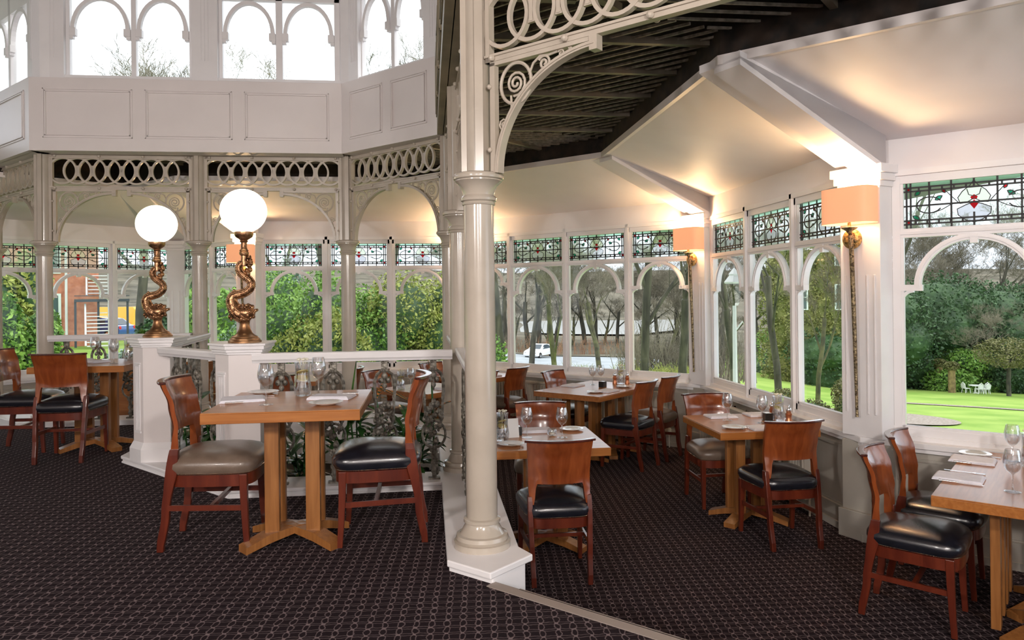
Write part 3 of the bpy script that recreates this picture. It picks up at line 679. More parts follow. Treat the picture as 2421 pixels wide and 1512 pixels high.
# ================================================================== railings
def baluster_mesh():
    b = MB(); P = lambda x, z: (x, 0, z)
    b.box(-.022, .022, -.012, .012, .80, .885); b.box(-.03, .03, -.016, .016, .865, .885)
    hs = [P(-.062, .60), P(-.068, .66), P(-.066, .73), P(-.05, .775), P(-.022, .80), P(.022, .80), P(.05, .775), P(.066, .73), P(.068, .66), P(.062, .60)]
    b.tube(hs, .0125, 6)
    for (x, z, r_) in ((0, .765, .022), (-.024, .735, .017), (.024, .735, .017), (0, .70, .018)): b.ball((x, 0, z), r_, 8, 6, (1, .6, 1.2))
    b.tube([P(0, .80), P(0, .66)], .008, 6)
    b.tube([P(-.062, .60), P(-.058, .50), P(-.045, .42)], .010, 6); b.tube([P(.062, .60), P(.058, .50), P(.045, .42)], .010, 6)
    rnd = random.Random(3)
    for k in range(46):
        t = rnd.random(); z = .30+.30*t; wd = .055*math.sin(PI*min(1, t*1.05))+.012; x = rnd.uniform(-wd, wd); b.ball((x, rnd.uniform(-.012, .012), z), rnd.uniform(.010, .020), 7, 5, (1, .8, 1.3))
    b.tube([P(.092*math.cos(a)*.85, .36+.092*math.sin(a)) for a in [k*2*PI/22 for k in range(22)]], .0095, 6, closed=True)
    for k in range(16):
        z = .10+.19*rnd.random(); x = rnd.uniform(-.02, .02); b.ball((x, rnd.uniform(-.01, .01), z), rnd.uniform(.008, .016), 7, 5, (1, .8, 1.4))
    b.tube([P(0, .27), P(0, .06)], [.02, .016], 7); b.box(-.04, .04, -.02, .02, .055, .068)
    return b.mesh('baluster', 'iron', smooth=50)
BAL = baluster_mesh()
def railing(a, b, label, ts, z0=.873, z1=.936, wrail=.05):
    a, b = Vector(a), Vector(b); d = b-a; L = d.length; ang = math.atan2(d.y, d.x)
    r = empty('railing', (a.x, a.y, 0), ang, label, 'railing', 'white-topped iron railings')
    m = MB(); prof = [(-wrail*.7, z0), (wrail*.7, z0), (wrail*.75, z0+.012), (wrail*.95, z0+.022), (wrail, z1-.012), (wrail*.85, z1), (-wrail*.85, z1), (-wrail, z1-.012), (-wrail*.95, z0+.022), (-wrail*.75, z0+.012)]
    n = len(prof); m.add([(0, y, z) for y, z in prof]+[(L, y, z) for y, z in prof], [tuple(range(n)), tuple(range(n, 2*n))[::-1]]+[(i, n+i, n+(i+1) % n, (i+1) % n) for i in range(n)])
    m.build('handrail', 'paint_white', r, smooth=35)
    for t in ts:
        o = bpy.data.objects.new('baluster', BAL); COL.objects.link(o); o.parent = r; o.location = (t*L, 0, 0)
    return r
railing((-1.16, 5.03), (.16, 5.03), 'white railing with iron balusters behind the nearest oak table', [(x+1.16)/1.32 for x in (-.98, -.64, -.30, .03)])
railing((-2.02, 5.87), (-1.36, 5.20), 'short slanting railing between the two lamp pedestals', (.22, .52, .82))
railing((-2.16, 6.08), (-2.34, 8.05), 'railing running back from the left lamp pedestal', (.15, .32, .48, .64, .8))
railing((-3.90, 8.06), (-2.50, 8.10), 'far railing behind the left table, below the left windows', (.12, .34, .56, .78, .96))
railing((.24, 3.74), (.235, 5.2), 'railing mostly hidden behind the nearest column', (.1, .35, .6, .85))
railing((.235, 5.4), (.215, 6.85), 'railing between the second and third columns', (.15, .38, .62, .86))

# ---- pedestals
def pedestal():
    r = empty('pedestal', (0, 0, 0)); tag(r, 'x', 'pedestal')
    def poly(e): return [(.0-.4142*e, -e), (.20+e, -e), (.20+e, .27+e), (-.115-e, .27+e), (-.115-e, .115-e*.4142)]
    b = MB(); b.prism(poly(0), .055, .95); b.build('body', 'paint', r)
    c = MB()
    for z0, z1, e in ((.93, .945, .012), (.945, .965, .022), (.965, .99, .035), (.99, 1.005, .045)): c.prism(poly(e), z0, z1)
    c.build('cap', 'paint_white', r, bevel=.003)
    s = MB(); s.prism(poly(.028), .055, .15); s.prism(poly(.028), .15, .20, poly(.002)); s.build('base', 'paint_white', r)
    f = MB(); dd = Vector((-S2, S2, 0)); nn = Vector((-S2, -S2, 0))
    f.T = Matrix(((dd.x, nn.x, 0, 0), (dd.y, nn.y, 0, 0), (0, 0, 1, 0), (0, 0, 0, 1)))
    f.box(.035, .125, 0, .008, .80, .812); f.box(.04, .12, 0, .012, .785, .798); f.box(.035, .125, 0, .008, .27, .285)
    for x in (.045, .062, .085, .105): f.box(x, x+.008, 0, .007, .29, .785)
    f.build('pilaster_panel', 'paint_white', r)
    return r
PD = pedestal()
place(PD, (-1.312, 5.0, 0), 0, 'white panelled pedestal carrying the right globe lamp', 'white lamp pedestals')
place(PD, (-2.182, 5.90, 0), 0, 'white panelled pedestal carrying the left globe lamp', 'white lamp pedestals')

# ---- globe lamps with coiled dolphins
def globe_lamp():
    r = empty('globe_lamp', (0, 0, 0)); tag(r, 'x', 'lamp'); k = .00078
    b = MB(); b.lathe([(0, 0), (.108, 0), (.108, .012), (.100, .018), (.098, .026), (.088, .032), (.085, .04), (.066, .05), (.05, .065), (.038, .09), (.032, .12), (.034, .145), (.042, .155), (.042, .165), (.02, .17)], n=32)
    b.build('base', 'bronze_smooth', r, smooth=35)
    px = [(1095, 1185, 28), (1060, 1165, 60), (1020, 1140, 66), (985, 1105, 58), (962, 1060, 50), (955, 1015, 44), (975, 980, 38), (1020, 968, 34), (1065, 955, 32), (1105, 925, 31), (1122, 885, 30), (1105, 845, 29), (1065, 815, 28), (1032, 785, 28), (1018, 745, 28), (1030, 710, 27), (1055, 690, 20)]
    path = [((x-1062)*k, 0, (1385-z)*k) for x, z, _ in px]; rad = [q*k for _, _, q in px]
    P = []; R = []
    for i in range(len(path)-1):
        for t in (0, .25, .5, .75):
            p0, p1, p2, p3 = [Vector(path[min(max(j, 0), len(path)-1)]) for j in (i-1, i, i+1, i+2)]
            P.append(.5*((2*p1)+(-p0+p2)*t+(2*p0-5*p1+4*p2-p3)*t*t+(-p0+3*p1-3*p2+p3)*t**3)); R.append(rad[i]*(1-t)+rad[i+1]*t)
    d = MB(); d.tube(P, R, 12)
    rnd = random.Random(5)
    for i in range(0, len(P)-2, 1):      # scales and dorsal fin
        p = P[i]; t = (P[i+1]-P[i]).normalized(); e = Vector((t.z, 0, -t.x))
        for s_ in (-1, 1):
            q = p+e*R[i]*.93*s_; d.ball(q, .0075, 6, 4)
        for yy in (-1, 1):
            for o_ in (-.45, .35): q = p+e*R[i]*o_+Vector((0, yy*R[i]*.85, 0)); d.ball(q, .0075, 6, 4)
    for _ in range(90):                   # curled mane and head
        a = rnd.uniform(-PI, PI); rr = rnd.uniform(.4, 1); x = 1068+95*rr*math.cos(a); z = 1125+68*rr*math.sin(a)
        d.ball(((x-1062)*k, rnd.uniform(-.05, .05), (1385-z)*k), rnd.uniform(.007, .014), 7, 5)
    d.ball(((1065-1062)*k, 0, (1385-1130)*k), .055, 12, 8, (1.15, .95, .85))
    for (x, z, q) in ((1125, 1085, .014), (1128, 1110, .012), (1110, 1075, .011), (975, 940, .010), (935, 1160, .010), (950, 1180, .010)): d.ball(((x-1062)*k, 0, (1385-z)*k), q, 8, 6, (1, 1, 1.5))
    for (x, z) in ((1085, 700), (1105, 720), (1112, 755), (1095, 790), (1085, 765), (1105, 650), (1115, 680), (1120, 700)): d.ball(((x-1062)*k, 0, (1385-z)*k), .016, 8, 6, (1, 1.2, 1.2))
    d.build('dolphin', 'bronze', r, smooth=50)
    c = MB(); z0 = (1385-700)*k
    c.lathe([(.02, z0-.02), (.021, z0+.01), (.019, z0+.05), (.03, z0+.06), (.032, z0+.072), (.026, z0+.08), (.03, z0+.085), (.024, z0+.093), (.021, z0+.10), (.020, z0+.14), (.028, z0+.148), (.024, z0+.155), (.03, z0+.16), (.055, z0+.178), (.062, z0+.195), (.062, z0+.212), (0, z0+.212)], n=20)
    c.build('lamp_holder', 'bronze', r, smooth=35)
    g = MB(); g.ball((0, 0, z0+.212+.142), .152, 40, 24, (1, 1, .97)); gl = g.build('globe', 'opal_globe', r, smooth=60)
    return r, z0+.354
GL, GZ = globe_lamp()
def lampl(loc, e=10, col=(1, .78, .5), r=.1, name='lamp_light'):
    d = bpy.data.lights.new(name, 'POINT'); d.energy = e; d.color = col; d.shadow_soft_size = r
    o = bpy.data.objects.new(name, d); COL.objects.link(o); o.location = loc; return o
for (x, y), lb in (((-1.235, 5.12), 'bronze dolphin lamp with glowing white globe, the nearer right one'), ((-2.12, 6.04), 'bronze dolphin lamp with glowing white globe, the farther left one')):
    place(GL, (x, y, 1.005), 0, lb, 'bronze globe lamps on pedestals')

# ---- wall sconces
def sconce():
    r = empty('wall_sconce', (0, 0, 0)); tag(r, 'x', 'wall lamp')      # y = out of the wall
    s = MB(); w_, d_, z0, z1 = .185, .095, 1.775, 2.02
    pts = []
    for k in range(25): a = -PI/2+2*PI*k/24; pts.append((w_*abs(math.cos(a))**.5*(1 if math.cos(a) > 0 else -1), .11+d_*abs(math.sin(a))**.5*(1 if math.sin(a) > 0 else -1)))
    pts = pts[:-1]; n = len(pts)
    s.add([(x, y, z0) for x, y in pts]+[(x, y, z1) for x, y in pts], [(i, (i+1) % n, n+(i+1) % n, n+i) for i in range(n)])
    s.build('lamp_shade', 'lamp_shade', r, smooth=50)
    b = MB(); b.ball((0, .11, 1.90), .035, 12, 8, (1, 1, 1.3)); b.build('bulb', 'shade_top', r, smooth=60)
    c = MB(); c.lathe([(.006, 1.88), (.012, 1.77), (.012, 1.755), (.055, 1.748), (.05, 1.742), (.022, 1.725), (.016, 1.71)], (0, .11, 0), 16); c.tube([(0, .11, 1.715), (0, .06, 1.66), (0, .03, 1.665)], .012, 8); c.build('cup', 'gilt_dark', r, smooth=40)
    p = MB(); p.ball((.045, .02, 1.675), .072, 18, 12, (1, .62, 1)); p.build('boss', 'gilt', r, smooth=60)
    t = MB(); t.tube([(0, .10, 1.70), (0, .09, 1.60), (0, .065, 1.0), (0, .05, .46), (0, .05, .43)], [.017, .0165, .0145, .010, .012], 10); t.build('staff', 'gilt_dark', r, smooth=50)
    return r
SC = sconce()
scl = {5: 'large gilded torch sconce with peach shade on the nearest right pillar', 4: 'gilded torch sconce with peach shade on the pillar between the back and right windows',
       3: 'peach-shaded sconce peeping out just left of the nearest column', 2: 'peach-shaded torch sconce beside the right globe lamp'}
for i in (5, 4, 3, 2):
    v = bis(i); t1 = .115 if i in (2, 5) else .17; x = Q[i][0]+v.x*t1; y = Q[i][1]+v.y*t1
    tg = Vector((-v.y, v.x)); 
    if i == 4: x += tg.x*.0; y += tg.y*.0
    place(SC, (x, y, 0), math.atan2(v.y, v.x)-PI/2, scl[i], 'peach-shaded torch sconces on the pillars')
    lampl((x+v.x*.13, y+v.y*.13, 2.0), 26 if i != 5 else 26, (1, .67, .35), .06)
    lampl((x+v.x*.11, y+v.y*.11, 1.80), 1.2, (1, .66, .33), .05)

# ---- radiators below the sills
def radiator(i, u0, u1, label, sv=1):
    s = SG[i]; r = empty('radiator', s.p((u0+u1)/2, .16, FLOOR_LO), math.atan2(s.d.y, s.d.x), label, 'radiator', 'ribbed cream radiators under the sills')
    L = u1-u0; b = MB(); b.box(-L/2, L/2, -.035, .02, .12, .60); n = int(L/.045)
    for k in range(n): x = -L/2+L*(k+.5)/n; b.box(x-.013, x+.013, -.05, .03, .135, .585)
    b.T = None
    # y negative = into the room after rotation, so mirror
    b.build('panel', 'radiator', r)
    g = MB()
    for k in range(int(L/.03)): x = -L/2+.03*(k+.5); g.box(x-.004, x+.004, -.045, .025, .60, .62)
    g.box(-L/2, L/2, -.05, -.044, .60, .625); g.box(-L/2, L/2, .022, .028, .60, .625); g.build('grille', 'radiator', r)
    v = MB(); v.T = Matrix.Scale(sv, 4, (1, 0, 0)); v.tube([(L/2+.03, -.01, 0), (L/2+.03, -.01, .18), (L/2, -.01, .2)], .008, 8)
    v.lathe([(.02, 0), (.024, .02), (.024, .07), (.018, .08)], (L/2+.03, -.01, .52 if i in (4, 5) else .14), 12); v.build('valve', 'white_plastic', r, smooth=40)
    return r
radiator(4, .25, 2.45, 'long cream radiator under the right-hand windows beside the small oak table')
radiator(3, .5, 1.7, 'cream radiator behind the farthest aisle chairs under the back windows')
radiator(3, 2.0, 3.1, 'cream radiator under the back windows behind the diagonal table')
radiator(2, .4, 2.7, 'ribbed cream radiator seen through the railing under the leafy windows')
radiator(5, .95, 2.6, 'dark-shadowed radiator under the lawn window at the right edge', -1)
# ---- pendant globes of the raised middle floor
def pendant():
    r = empty('pendant_lamp'); tag(r, 'x', 'lamp'); b = MB(); b.tube([(0, 0, .17), (0, 0, 2.1)], .008, 8); b.lathe([(.05, .14), (.06, .16), (.02, .2)], n=16); b.build('rod', 'bronze_smooth', r)
    g = MB(); g.ball((0, 0, 0), .15, 24, 16); g.build('globe', 'opal_globe', r, smooth=60); return r
PN = pendant()
for x, y, z, e, lb in ((-3.2, -1.2, 2.75, 430, 'left pendant globe lamp hanging behind the viewpoint'), (.9, -1.6, 2.75, 430, 'right pendant globe lamp hanging behind the viewpoint'), (-1.2, -3.6, 2.75, 300, 'farthest pendant globe lamp behind the viewpoint')):
    place(PN, (x, y, z), 0, lb, 'pendant globe lamps'); lampl((x, y, z-.2), e, (1, .93, .88), .15)
# ================================================================== chairs
def sweep(mb, pts):
    """vertical member: list of (x, y, z, wx, wy) horizontal rectangles"""
    vs = []; fs = []
    for x, y, z, a, b in pts: vs += [(x-a/2, y-b/2, z), (x+a/2, y-b/2, z), (x+a/2, y+b/2, z), (x-a/2, y+b/2, z)]
    n = len(pts)
    for j in range(n-1):
        for k in range(4): k2 = (k+1) % 4; fs.append((j*4+k, j*4+k2, j*4+4+k2, j*4+4+k))
    fs.append((3, 2, 1, 0)); fs.append(tuple(range((n-1)*4, n*4))); mb.add(vs, fs)
def interp(T, z):
    for (z0, v0), (z1, v1) in zip(T, T[1:]):
        if z <= z1: t = (z-z0)/(z1-z0); t = max(0, min(1, t)); t = t*t*(3-2*t); return v0*(1-t)+v1*t
    return T[-1][1]
YB = [(0, -.235), (.2, -.205), (.40, -.180), (.52, -.185), (.62, -.200), (.75, -.222), (.875, -.262)]
def seat_outline(n=48, e=0):
    pts = []
    for k in range(n):
        a = 2*PI*k/n; c, s = math.cos(a), math.sin(a); p = 5
        x = abs(c)**(2/p)*(1 if c > 0 else -1); y = abs(s)**(2/p)*(1 if s > 0 else -1)
        yy = .01+y*(.218+e); hw = (.212+.018*y+e); xx = x*hw; yy += .014*(1-x*x)*(1 if y > 0 else 0)*abs(y)
        pts.append((xx, yy))
    return pts
def GG(z): t = max(0, min(1, (z-.46)/.22)); return .35+.65*t*t*(3-2*t)
def chair(seat_mat, bmat='cherry', backmat='cherry_lit'):
    r = empty('dining_chair', (0, 0, 0)); tag(r, 'x', 'chair')
    s = MB(); prof = [(-.004, .395), (.006, .407), (.014, .430), (.013, .453), (.002, .472), (-.018, .487), (-.05, .500), (-.10, .513), (-.155, .520), (-.205, .523)]
    rings = []; n = 48; vs = []; fs = []
    o = seat_outline(n)
    for e, z in prof:
        sc = 1+e/.22
        for x, y in o: vs.append((x*sc, .01+(y-.01)*sc, z))
    for j in range(len(prof)-1):
        for k in range(n): k2 = (k+1) % n; fs.append((j*n+k, j*n+k2, (j+1)*n+k2, (j+1)*n+k))
    fs.append(tuple(range(n))[::-1]); fs.append(tuple(range((len(prof)-1)*n, len(prof)*n))); s.add(vs, fs)
    s.build('seat', seat_mat, r, smooth=60)
    f = MB(); o1 = seat_outline(48, -.004); f.prism(o1, .335, .398); f.build('seat_frame', bmat, r, smooth=30)
    nl = MB(); P = [(x, y, .4035) for x, y in seat_outline(260, .0015)]; nl.tube(P, [.0042 if k % 2 else .0012 for k in range(260)], 4, closed=True); nl.build('nailhead_trim', 'brass_stud', r)
    for sx in (-1, 1):
        L = MB(); sweep(L, [(sx*.200, .205, 0, .026, .028), (sx*.199, .197, .12, .029, .031), (sx*.197, .190, .28, .035, .036), (sx*.196, .188, .395, .040, .040)]); L.build('leg', bmat, r, bevel=.003)
    for sx in (-1, 1):
        L = MB(); pts = []
        for k in range(19):
            z = .53*k/18; y = interp(YB, z); cur = .055*GG(z)*max(0, min(1, (z-.36)/.12))
            x = .172+.012*min(1, z/.4)+(0 if z < .5 else -.004*min(1, (z-.5)/.2)); wy = .034+.020*math.exp(-((z-.42)/.09)**2)+.006*(z > .05); wx = .030 if z < .5 else .030-.012*min(1, (z-.5)/.2)
            pts.append((sx*x, y+cur, z, wx, wy))
        sweep(L, pts); L.build('rear_leg', bmat, r, bevel=.004)
    b = MB(); nu, nz_ = 44, 14; vs = []; fs = []
    for side in (0, 1):
        for j in range(nz_+1):
            for i in range(nu+1):
                u = -1+2*i/nu; zb = .605-.125*min(1, max(0, (abs(u)-.76)/.09))**.8; z = zb+(.868-zb)*j/nz_; hw = .192+.012*((z-.6)/.27)**2
                th = .011+.009*max(0, min(1, (.62-z)/.1)); hw = min(hw, .192+.012*((z-.6)/.27)**2) if z > .6 else .192-.004*(.6-z)/.1; y = interp(YB, z)+.058*u*u*GG(z)-(th if side == 0 else -th); vs.append((u*hw, y, z))
    W_ = nu+1; S = W_*(nz_+1)
    for j in range(nz_):
        for i in range(nu): a = j*W_+i; fs.append((a, a+1, a+W_+1, a+W_)); fs.append((S+a, S+a+W_, S+a+W_+1, S+a+1))
    for i in range(nu): fs.append((i, S+i, S+i+1, i+1)); a = nz_*W_+i; fs.append((a, a+1, S+a+1, S+a))
    for j in range(nz_): a = j*W_; fs.append((a, a+W_, S+a+W_, S+a)); a += nu; fs.append((a, S+a, S+a+W_, a+W_))
    b.add(vs, fs); b.build('backrest', backmat, r, smooth=50)
    t = MB(); P = []; 
    for i in range(29): u = -1.03+2.06*i/28; P.append((u*.206, interp(YB, .87)+.058*u*u-.004, .872))
    t.ribbon(P, .036, .014, (0, 0, 1)); t.build('top_rail', 'cherry_dark', r, bevel=.004)
    for sx in (-1, 1):
        q = MB(); q.hexa([(sx*.188-.007, -.19, .215), (sx*.188+.007, -.19, .215), (sx*.198+.007, .19, .205), (sx*.198-.007, .19, .205), (sx*.188-.007, -.19, .243), (sx*.188+.007, -.19, .243), (sx*.198+.007, .19, .233), (sx*.198-.007, .19, .233)]); q.build('stretcher', bmat, r)
    q = MB(); q.ribbon([(x/10*.19, .02-.0*abs(x), .224) for x in range(-10, 11)], .02, .022, (0, 0, 1)); q.build('stretcher', bmat, r)
    return r
CB = chair('leather_black'); CT = chair('leather_taupe'); tag(CB, 'x', 'chair'); tag(CT, 'x', 'chair')
R_ = math.radians; ZL = FLOOR_LO
G1 = 'cherry dining chairs'
for proto, x, y, z, rz, lb in [
    (CT, -1.15, 4.13, 0, -90, 'taupe-seated cherry chair left of the nearest oak table'),
    (CB, -.265, 4.09, 0, 90, 'black-seated cherry chair right of the nearest oak table'),
    (CB, -2.95, 6.43, 0, 2, 'black-seated chair with its back to us at the left table'),
    (CB, -3.50, 6.86, 0, -86, 'black-seated chair cut by the left edge of the picture'),
    (CB, .787, 4.585, ZL, 0, 'black-seated chair with its back to us just right of the nearest column'),
    (CT, .885, 5.70, ZL, 176, 'chair with a glossy dark back facing us beyond the white-topped table'),
    (CB, 2.475, 4.96, ZL, 1, 'black-seated chair with its back to us beside the long radiator'),
    (CT, 2.40, 5.93, ZL, 182, 'pale-seated chair facing us at the far side of the radiator table'),
    (CB, 2.62, 3.70, ZL, -135, 'large black-seated chair nearest at the right edge table'),
    (CB, 3.05, 4.10, ZL, -135, 'black-seated chair squeezed under the pillar with the large sconce'),
    (CB, 2.03, 7.29, ZL, 45, 'black-seated chair at the near end of the diagonal table'),
    (CT, 2.40, 7.66, ZL, 47, 'taupe-seated chair beside the back radiator at the diagonal table'),
    (CB, 1.56, 8.14, ZL, -135, 'black-seated chair on the window side of the diagonal table'),
    (CT, .93, 8.93, ZL, 45, 'taupe-seated chair just right of the nearest column, in the far aisle'),
    (CT, .17, 9.52, ZL, -135, 'farthest chair, its back rising over the rail beside the third column'),
    (CT, -.48, 8.66, ZL, -135, 'red-backed chair seen through the railing left of the striped leaf'),
    (CB, .50, 8.42, ZL, 135, 'chair seen past the back of the right near chair, in the far aisle'),
    (CT, -1.08, 9.25, ZL, 90, 'taupe-seated chair in front of the back radiator, seen above the oak table'),
    (CB, -1.72, 8.72, ZL, 0, 'dark chair seen between the wine glass and the vase on the oak table')]:
    place(proto, (x, y, z), R_(rz), lb, G1)

# ================================================================== tables
def table(lx, ly, name='dining_table', long_=False):
    r = empty(name, (0, 0, 0)); tag(r, 'x', 'table')
    t = MB(); t.box(-lx/2, lx/2, -ly/2, ly/2, .697, .745); t.build('tabletop', 'oak', r, bevel=.003)
    v = MB(); v.box(-lx/2+.001, lx/2-.001, -ly/2+.001, ly/2-.001, .745, .751); v.build('veneer', 'oak_top', r, bevel=.002)
    cs = [0] if not long_ else [-lx*.27, lx*.27]
    if long_ == 'wide': cs = [-.195, .195]
    for cx in cs:
        for sx in (-1, 1):
            for sy in (-1, 1):
                p = MB(); x, y = cx+sx*.105, sy*(.24 if long_ == 'wide' else .085); p.box(x-.037, x+.037, y-.022, y+.022, .04, .697); p.build('post', 'oak_leg', r, bevel=.003)
        f = MB()
        for a in (R_(38), R_(142)):
            d = Vector((math.cos(a), math.sin(a))); n = Vector((-d.y, d.x))*.045
            for s_ in (-1, 1):
                q0, q1, q2 = Vector((cx, 0)), Vector((cx, 0))+d*s_*.17, Vector((cx, 0))+d*s_*.30
                f.hexa([(*(q0-n), .055), (*(q1-n), .03), (*(q1+n), .03), (*(q0+n), .055), (*(q0-n), .09), (*(q1-n), .075), (*(q1+n), .075), (*(q0+n), .09)])
                f.hexa([(*(q1-n), .03), (*(q2-n), .0), (*(q2+n), .0), (*(q1+n), .03), (*(q1-n), .075), (*(q2-n), .035), (*(q2+n), .035), (*(q1+n), .075)])
        f.build('cross_foot', 'oak_leg', r)
    return r
TS = table(.76, .78); TR = table(1.12, .80, long_=True); TQ = table(1.30, .95, long_='wide')
tag(TS, 'x', 'table'); G2 = 'oak pedestal tables'
TB = {}
def tbl(key, proto, x, y, z, rz, lb): place(proto, (x, y, z), R_(rz), lb, G2); TB[key] = (x, y, z+.751, R_(rz))
tbl('T1', TS, -.72, 4.06, 0, 0, 'nearest oak table, laid for two between the taupe and black chairs')
tbl('TL', TS, -2.90, 6.80, 0, 0, 'oak table at the left beyond the chair with its back to us')
tbl('T3', TS, .80, 5.07, ZL, 0, 'white-gleaming square table just right of the nearest column')
tbl('T4', TS, 2.45, 5.42, ZL, 0, 'small oak table laid beside the long right radiator')
tbl('T5', TQ, 3.24, 3.46, ZL, 45, 'brightly lit oak table at the right edge of the picture')
tbl('T2', TR, 1.76, 7.66, ZL, 45, 'long oak table set diagonally under the back windows')
tbl('T6', TS, .62, 9.16, ZL, 45, 'far oak table cut off by the nearest column, right of it')
tbl('T7', TS, -.02, 8.04, ZL, 45, 'oak table seen through the railing beside the striped leaf')
tbl('T8', TS, -1.72, 9.28, ZL, 0, 'far oak table seen through the railing behind the wine glass')

# ================================================================== tableware
def single(name, mb, mats, cat, **k): o = mb.build(name, mats, None, **k); tag(o, 'x', cat); return o
def wine_glass():
    b = MB(); b.lathe([(0, 0), (.036, 0), (.037, .002), (.012, .006), (.005, .012), (.0042, .05), (.0045, .082), (.009, .090), (.024, .102), (.036, .120), (.0425, .143), (.042, .165), (.037, .19), (.032, .212), (.0305, .212), (.036, .188), (.0405, .165), (.041, .144), (.034, .122), (.022, .104), (0, .096)], n=28, cap=False)
    return single('wine_glass', b, 'tableware_glass', 'glass', smooth=60)
WG = wine_glass()
def napkin():
    b = MB(); b.box(-.085, .085, -.115, .115, 0, .006); b.box(-.083, .085, -.112, .114, .006, .012); b.hexa([(-.08, -.11, .012), (.084, -.11, .012), (.084, .112, .012), (-.08, .112, .012), (-.07, -.10, .019), (.08, -.105, .015), (.08, .105, .015), (-.07, .10, .019)])
    return single('folded_napkin', b, 'linen', 'napkin', bevel=.002)
NP = napkin()
def plate():
    b = MB(); b.lathe([(0, .003), (.045, .0), (.05, .002), (.085, .013), (.088, .015), (.084, .016), (.052, .006), (0, .006)], n=36, cap=False); return single('side_plate', b, 'porcelain', 'plate', smooth=50)
PLT = plate()
def knife():
    r = empty('table_knife'); tag(r, 'x', 'knife')
    b = MB(); b.tube([(0, 0, .006), (0, .09, .006)], [.0055, .004], 8); b.build('handle', 'chrome', r, smooth=60)
    b = MB(); b.prism([(-.004, .09), (.008, .09), (.009, .17), (.004, .20), (-.003, .205)], .004, .006); b.build('blade', 'chrome', r); return r
def fork():
    b = MB(); b.prism([(-.006, 0), (.006, 0), (.003, .10), (.004, .13), (.012, .145), (.012, .15), (-.012, .15), (-.012, .145), (-.004, .13), (-.003, .10)], .002, .0045)
    for x in (-.0105, -.0035, .0035, .0105): b.box(x-.0014, x+.0014, .149, .195, .002, .0045)
    return single('table_fork', b, 'chrome', 'fork')
KN, FK = knife(), fork()
def mill():
    r = empty('pepper_mill'); tag(r, 'x', 'mill')
    b = MB(); b.lathe([(0, 0), (.026, 0), (.026, .02), (.021, .03), (.021, .055), (.024, .06), (.024, .07), (.018, .075), (.018, .09), (.0, .09)], n=18); b.build('body', 'copper_mill', r, smooth=40)
    b = MB(); b.lathe([(0, .09), (.02, .09), (.022, .10), (.016, .115), (.006, .12), (.005, .125), (.008, .13), (.006, .137), (0, .139)], n=18); b.build('cap', 'chrome', r, smooth=40); return r
ML = mill()
def vase():
    r = empty('glass_vase'); tag(r, 'x', 'vase')
    b = MB(); b.lathe([(0, 0), (.04, 0), (.045, .01), (.049, .05), (.043, .085), (.039, .12), (.041, .17), (.045, .19), (.043, .19), (.037, .12), (.041, .085), (.047, .05), (.042, .012), (0, .006)], n=24, cap=False); b.build('vessel', 'tableware_glass', r, smooth=60)
    g = MB(); rnd = random.Random(2)
    for _ in range(46): a = rnd.random()*6.28; q = rnd.random()**.5*.036; g.ball((q*math.cos(a), q*math.sin(a), .012+rnd.random()*.055), .007, 6, 4)
    o = g.build('glass_beads', 'tableware_glass', r, smooth=60); o['kind'] = 'stuff'
    for z, t, y in ((.098, .35, .004), (.135, -.3, -.004)):
        l = MB(); l.T = Matrix.Translation((0, y, z)) @ Matrix.Rotation(t, 4, 'X') @ Matrix.Rotation(t*.6, 4, 'Y'); l.lathe([(0, -.003), (.033, -.003), (.033, .003), (0, .003)], n=18); l.build('lemon_slice', 'lemon', r)
    for k in range(5):
        a = k*1.26; l = MB(); l.tube([(0, 0, .12), (.012*math.cos(a), .012*math.sin(a), .17), (.022*math.cos(a), .022*math.sin(a), .20)], .0018, 5); l.ball((.024*math.cos(a), .024*math.sin(a), .205), .010, 8, 6, (1.2, 1.2, .7)); l.build('blossom', 'petal', r)
    return r
VS = vase()
def tealight():
    r = empty('tealight_glass'); tag(r, 'x', 'candle holder'); b = MB(); b.lathe([(0, 0), (.028, 0), (.034, .012), (.036, .035), (.030, .045), (.028, .045), (.033, .034), (.031, .014), (0, .006)], n=22, cap=False); b.build('cup', 'tableware_glass', r, smooth=60)
    b = MB(); b.lathe([(0, .008), (.019, .008), (.019, .02), (0, .02)], n=16); b.build('candle', 'petal', r); return r
TE = tealight()
def cube():
    r = empty('condiment_box'); tag(r, 'x', 'box'); b = MB(); b.box(-.03, .03, -.03, .03, 0, .004)
    for s_ in (-1, 1): b.box(s_*.03-.003, s_*.03+.003, -.03, .03, 0, .06); b.box(-.03, .03, s_*.03-.003, s_*.03+.003, 0, .06)
    b.build('holder', 'black_plastic', r, bevel=.002)
    b = MB(); b.box(-.022, .022, -.022, .022, .004, .062); b.build('sachets', 'porcelain', r); return r
CU = cube()
def card():
    b = MB(); b.hexa([(-.05, -.03, 0), (.05, -.03, 0), (.05, -.026, 0), (-.05, -.026, 0), (-.05, -.004, .13), (.05, -.004, .13), (.05, 0, .13), (-.05, 0, .13)]); b.hexa([(-.05, .026, 0), (.05, .026, 0), (.05, .03, 0), (-.05, .03, 0), (-.05, 0, .13), (.05, 0, .13), (.05, .004, .13), (-.05, .004, .13)])
    return single('menu_card', b, 'porcelain', 'card')
MC = card()
NK = {'T1': 'nearest oak table', 'TL': 'left-hand oak table', 'T3': 'table right of the nearest column', 'T4': 'oak table by the long radiator', 'T5': 'bright table at the right edge',
      'T2': 'diagonal table under the back windows', 'T6': 'far table just right of the nearest column', 'T7': 'table behind the striped leaf', 'T8': 'far table behind the railing'}
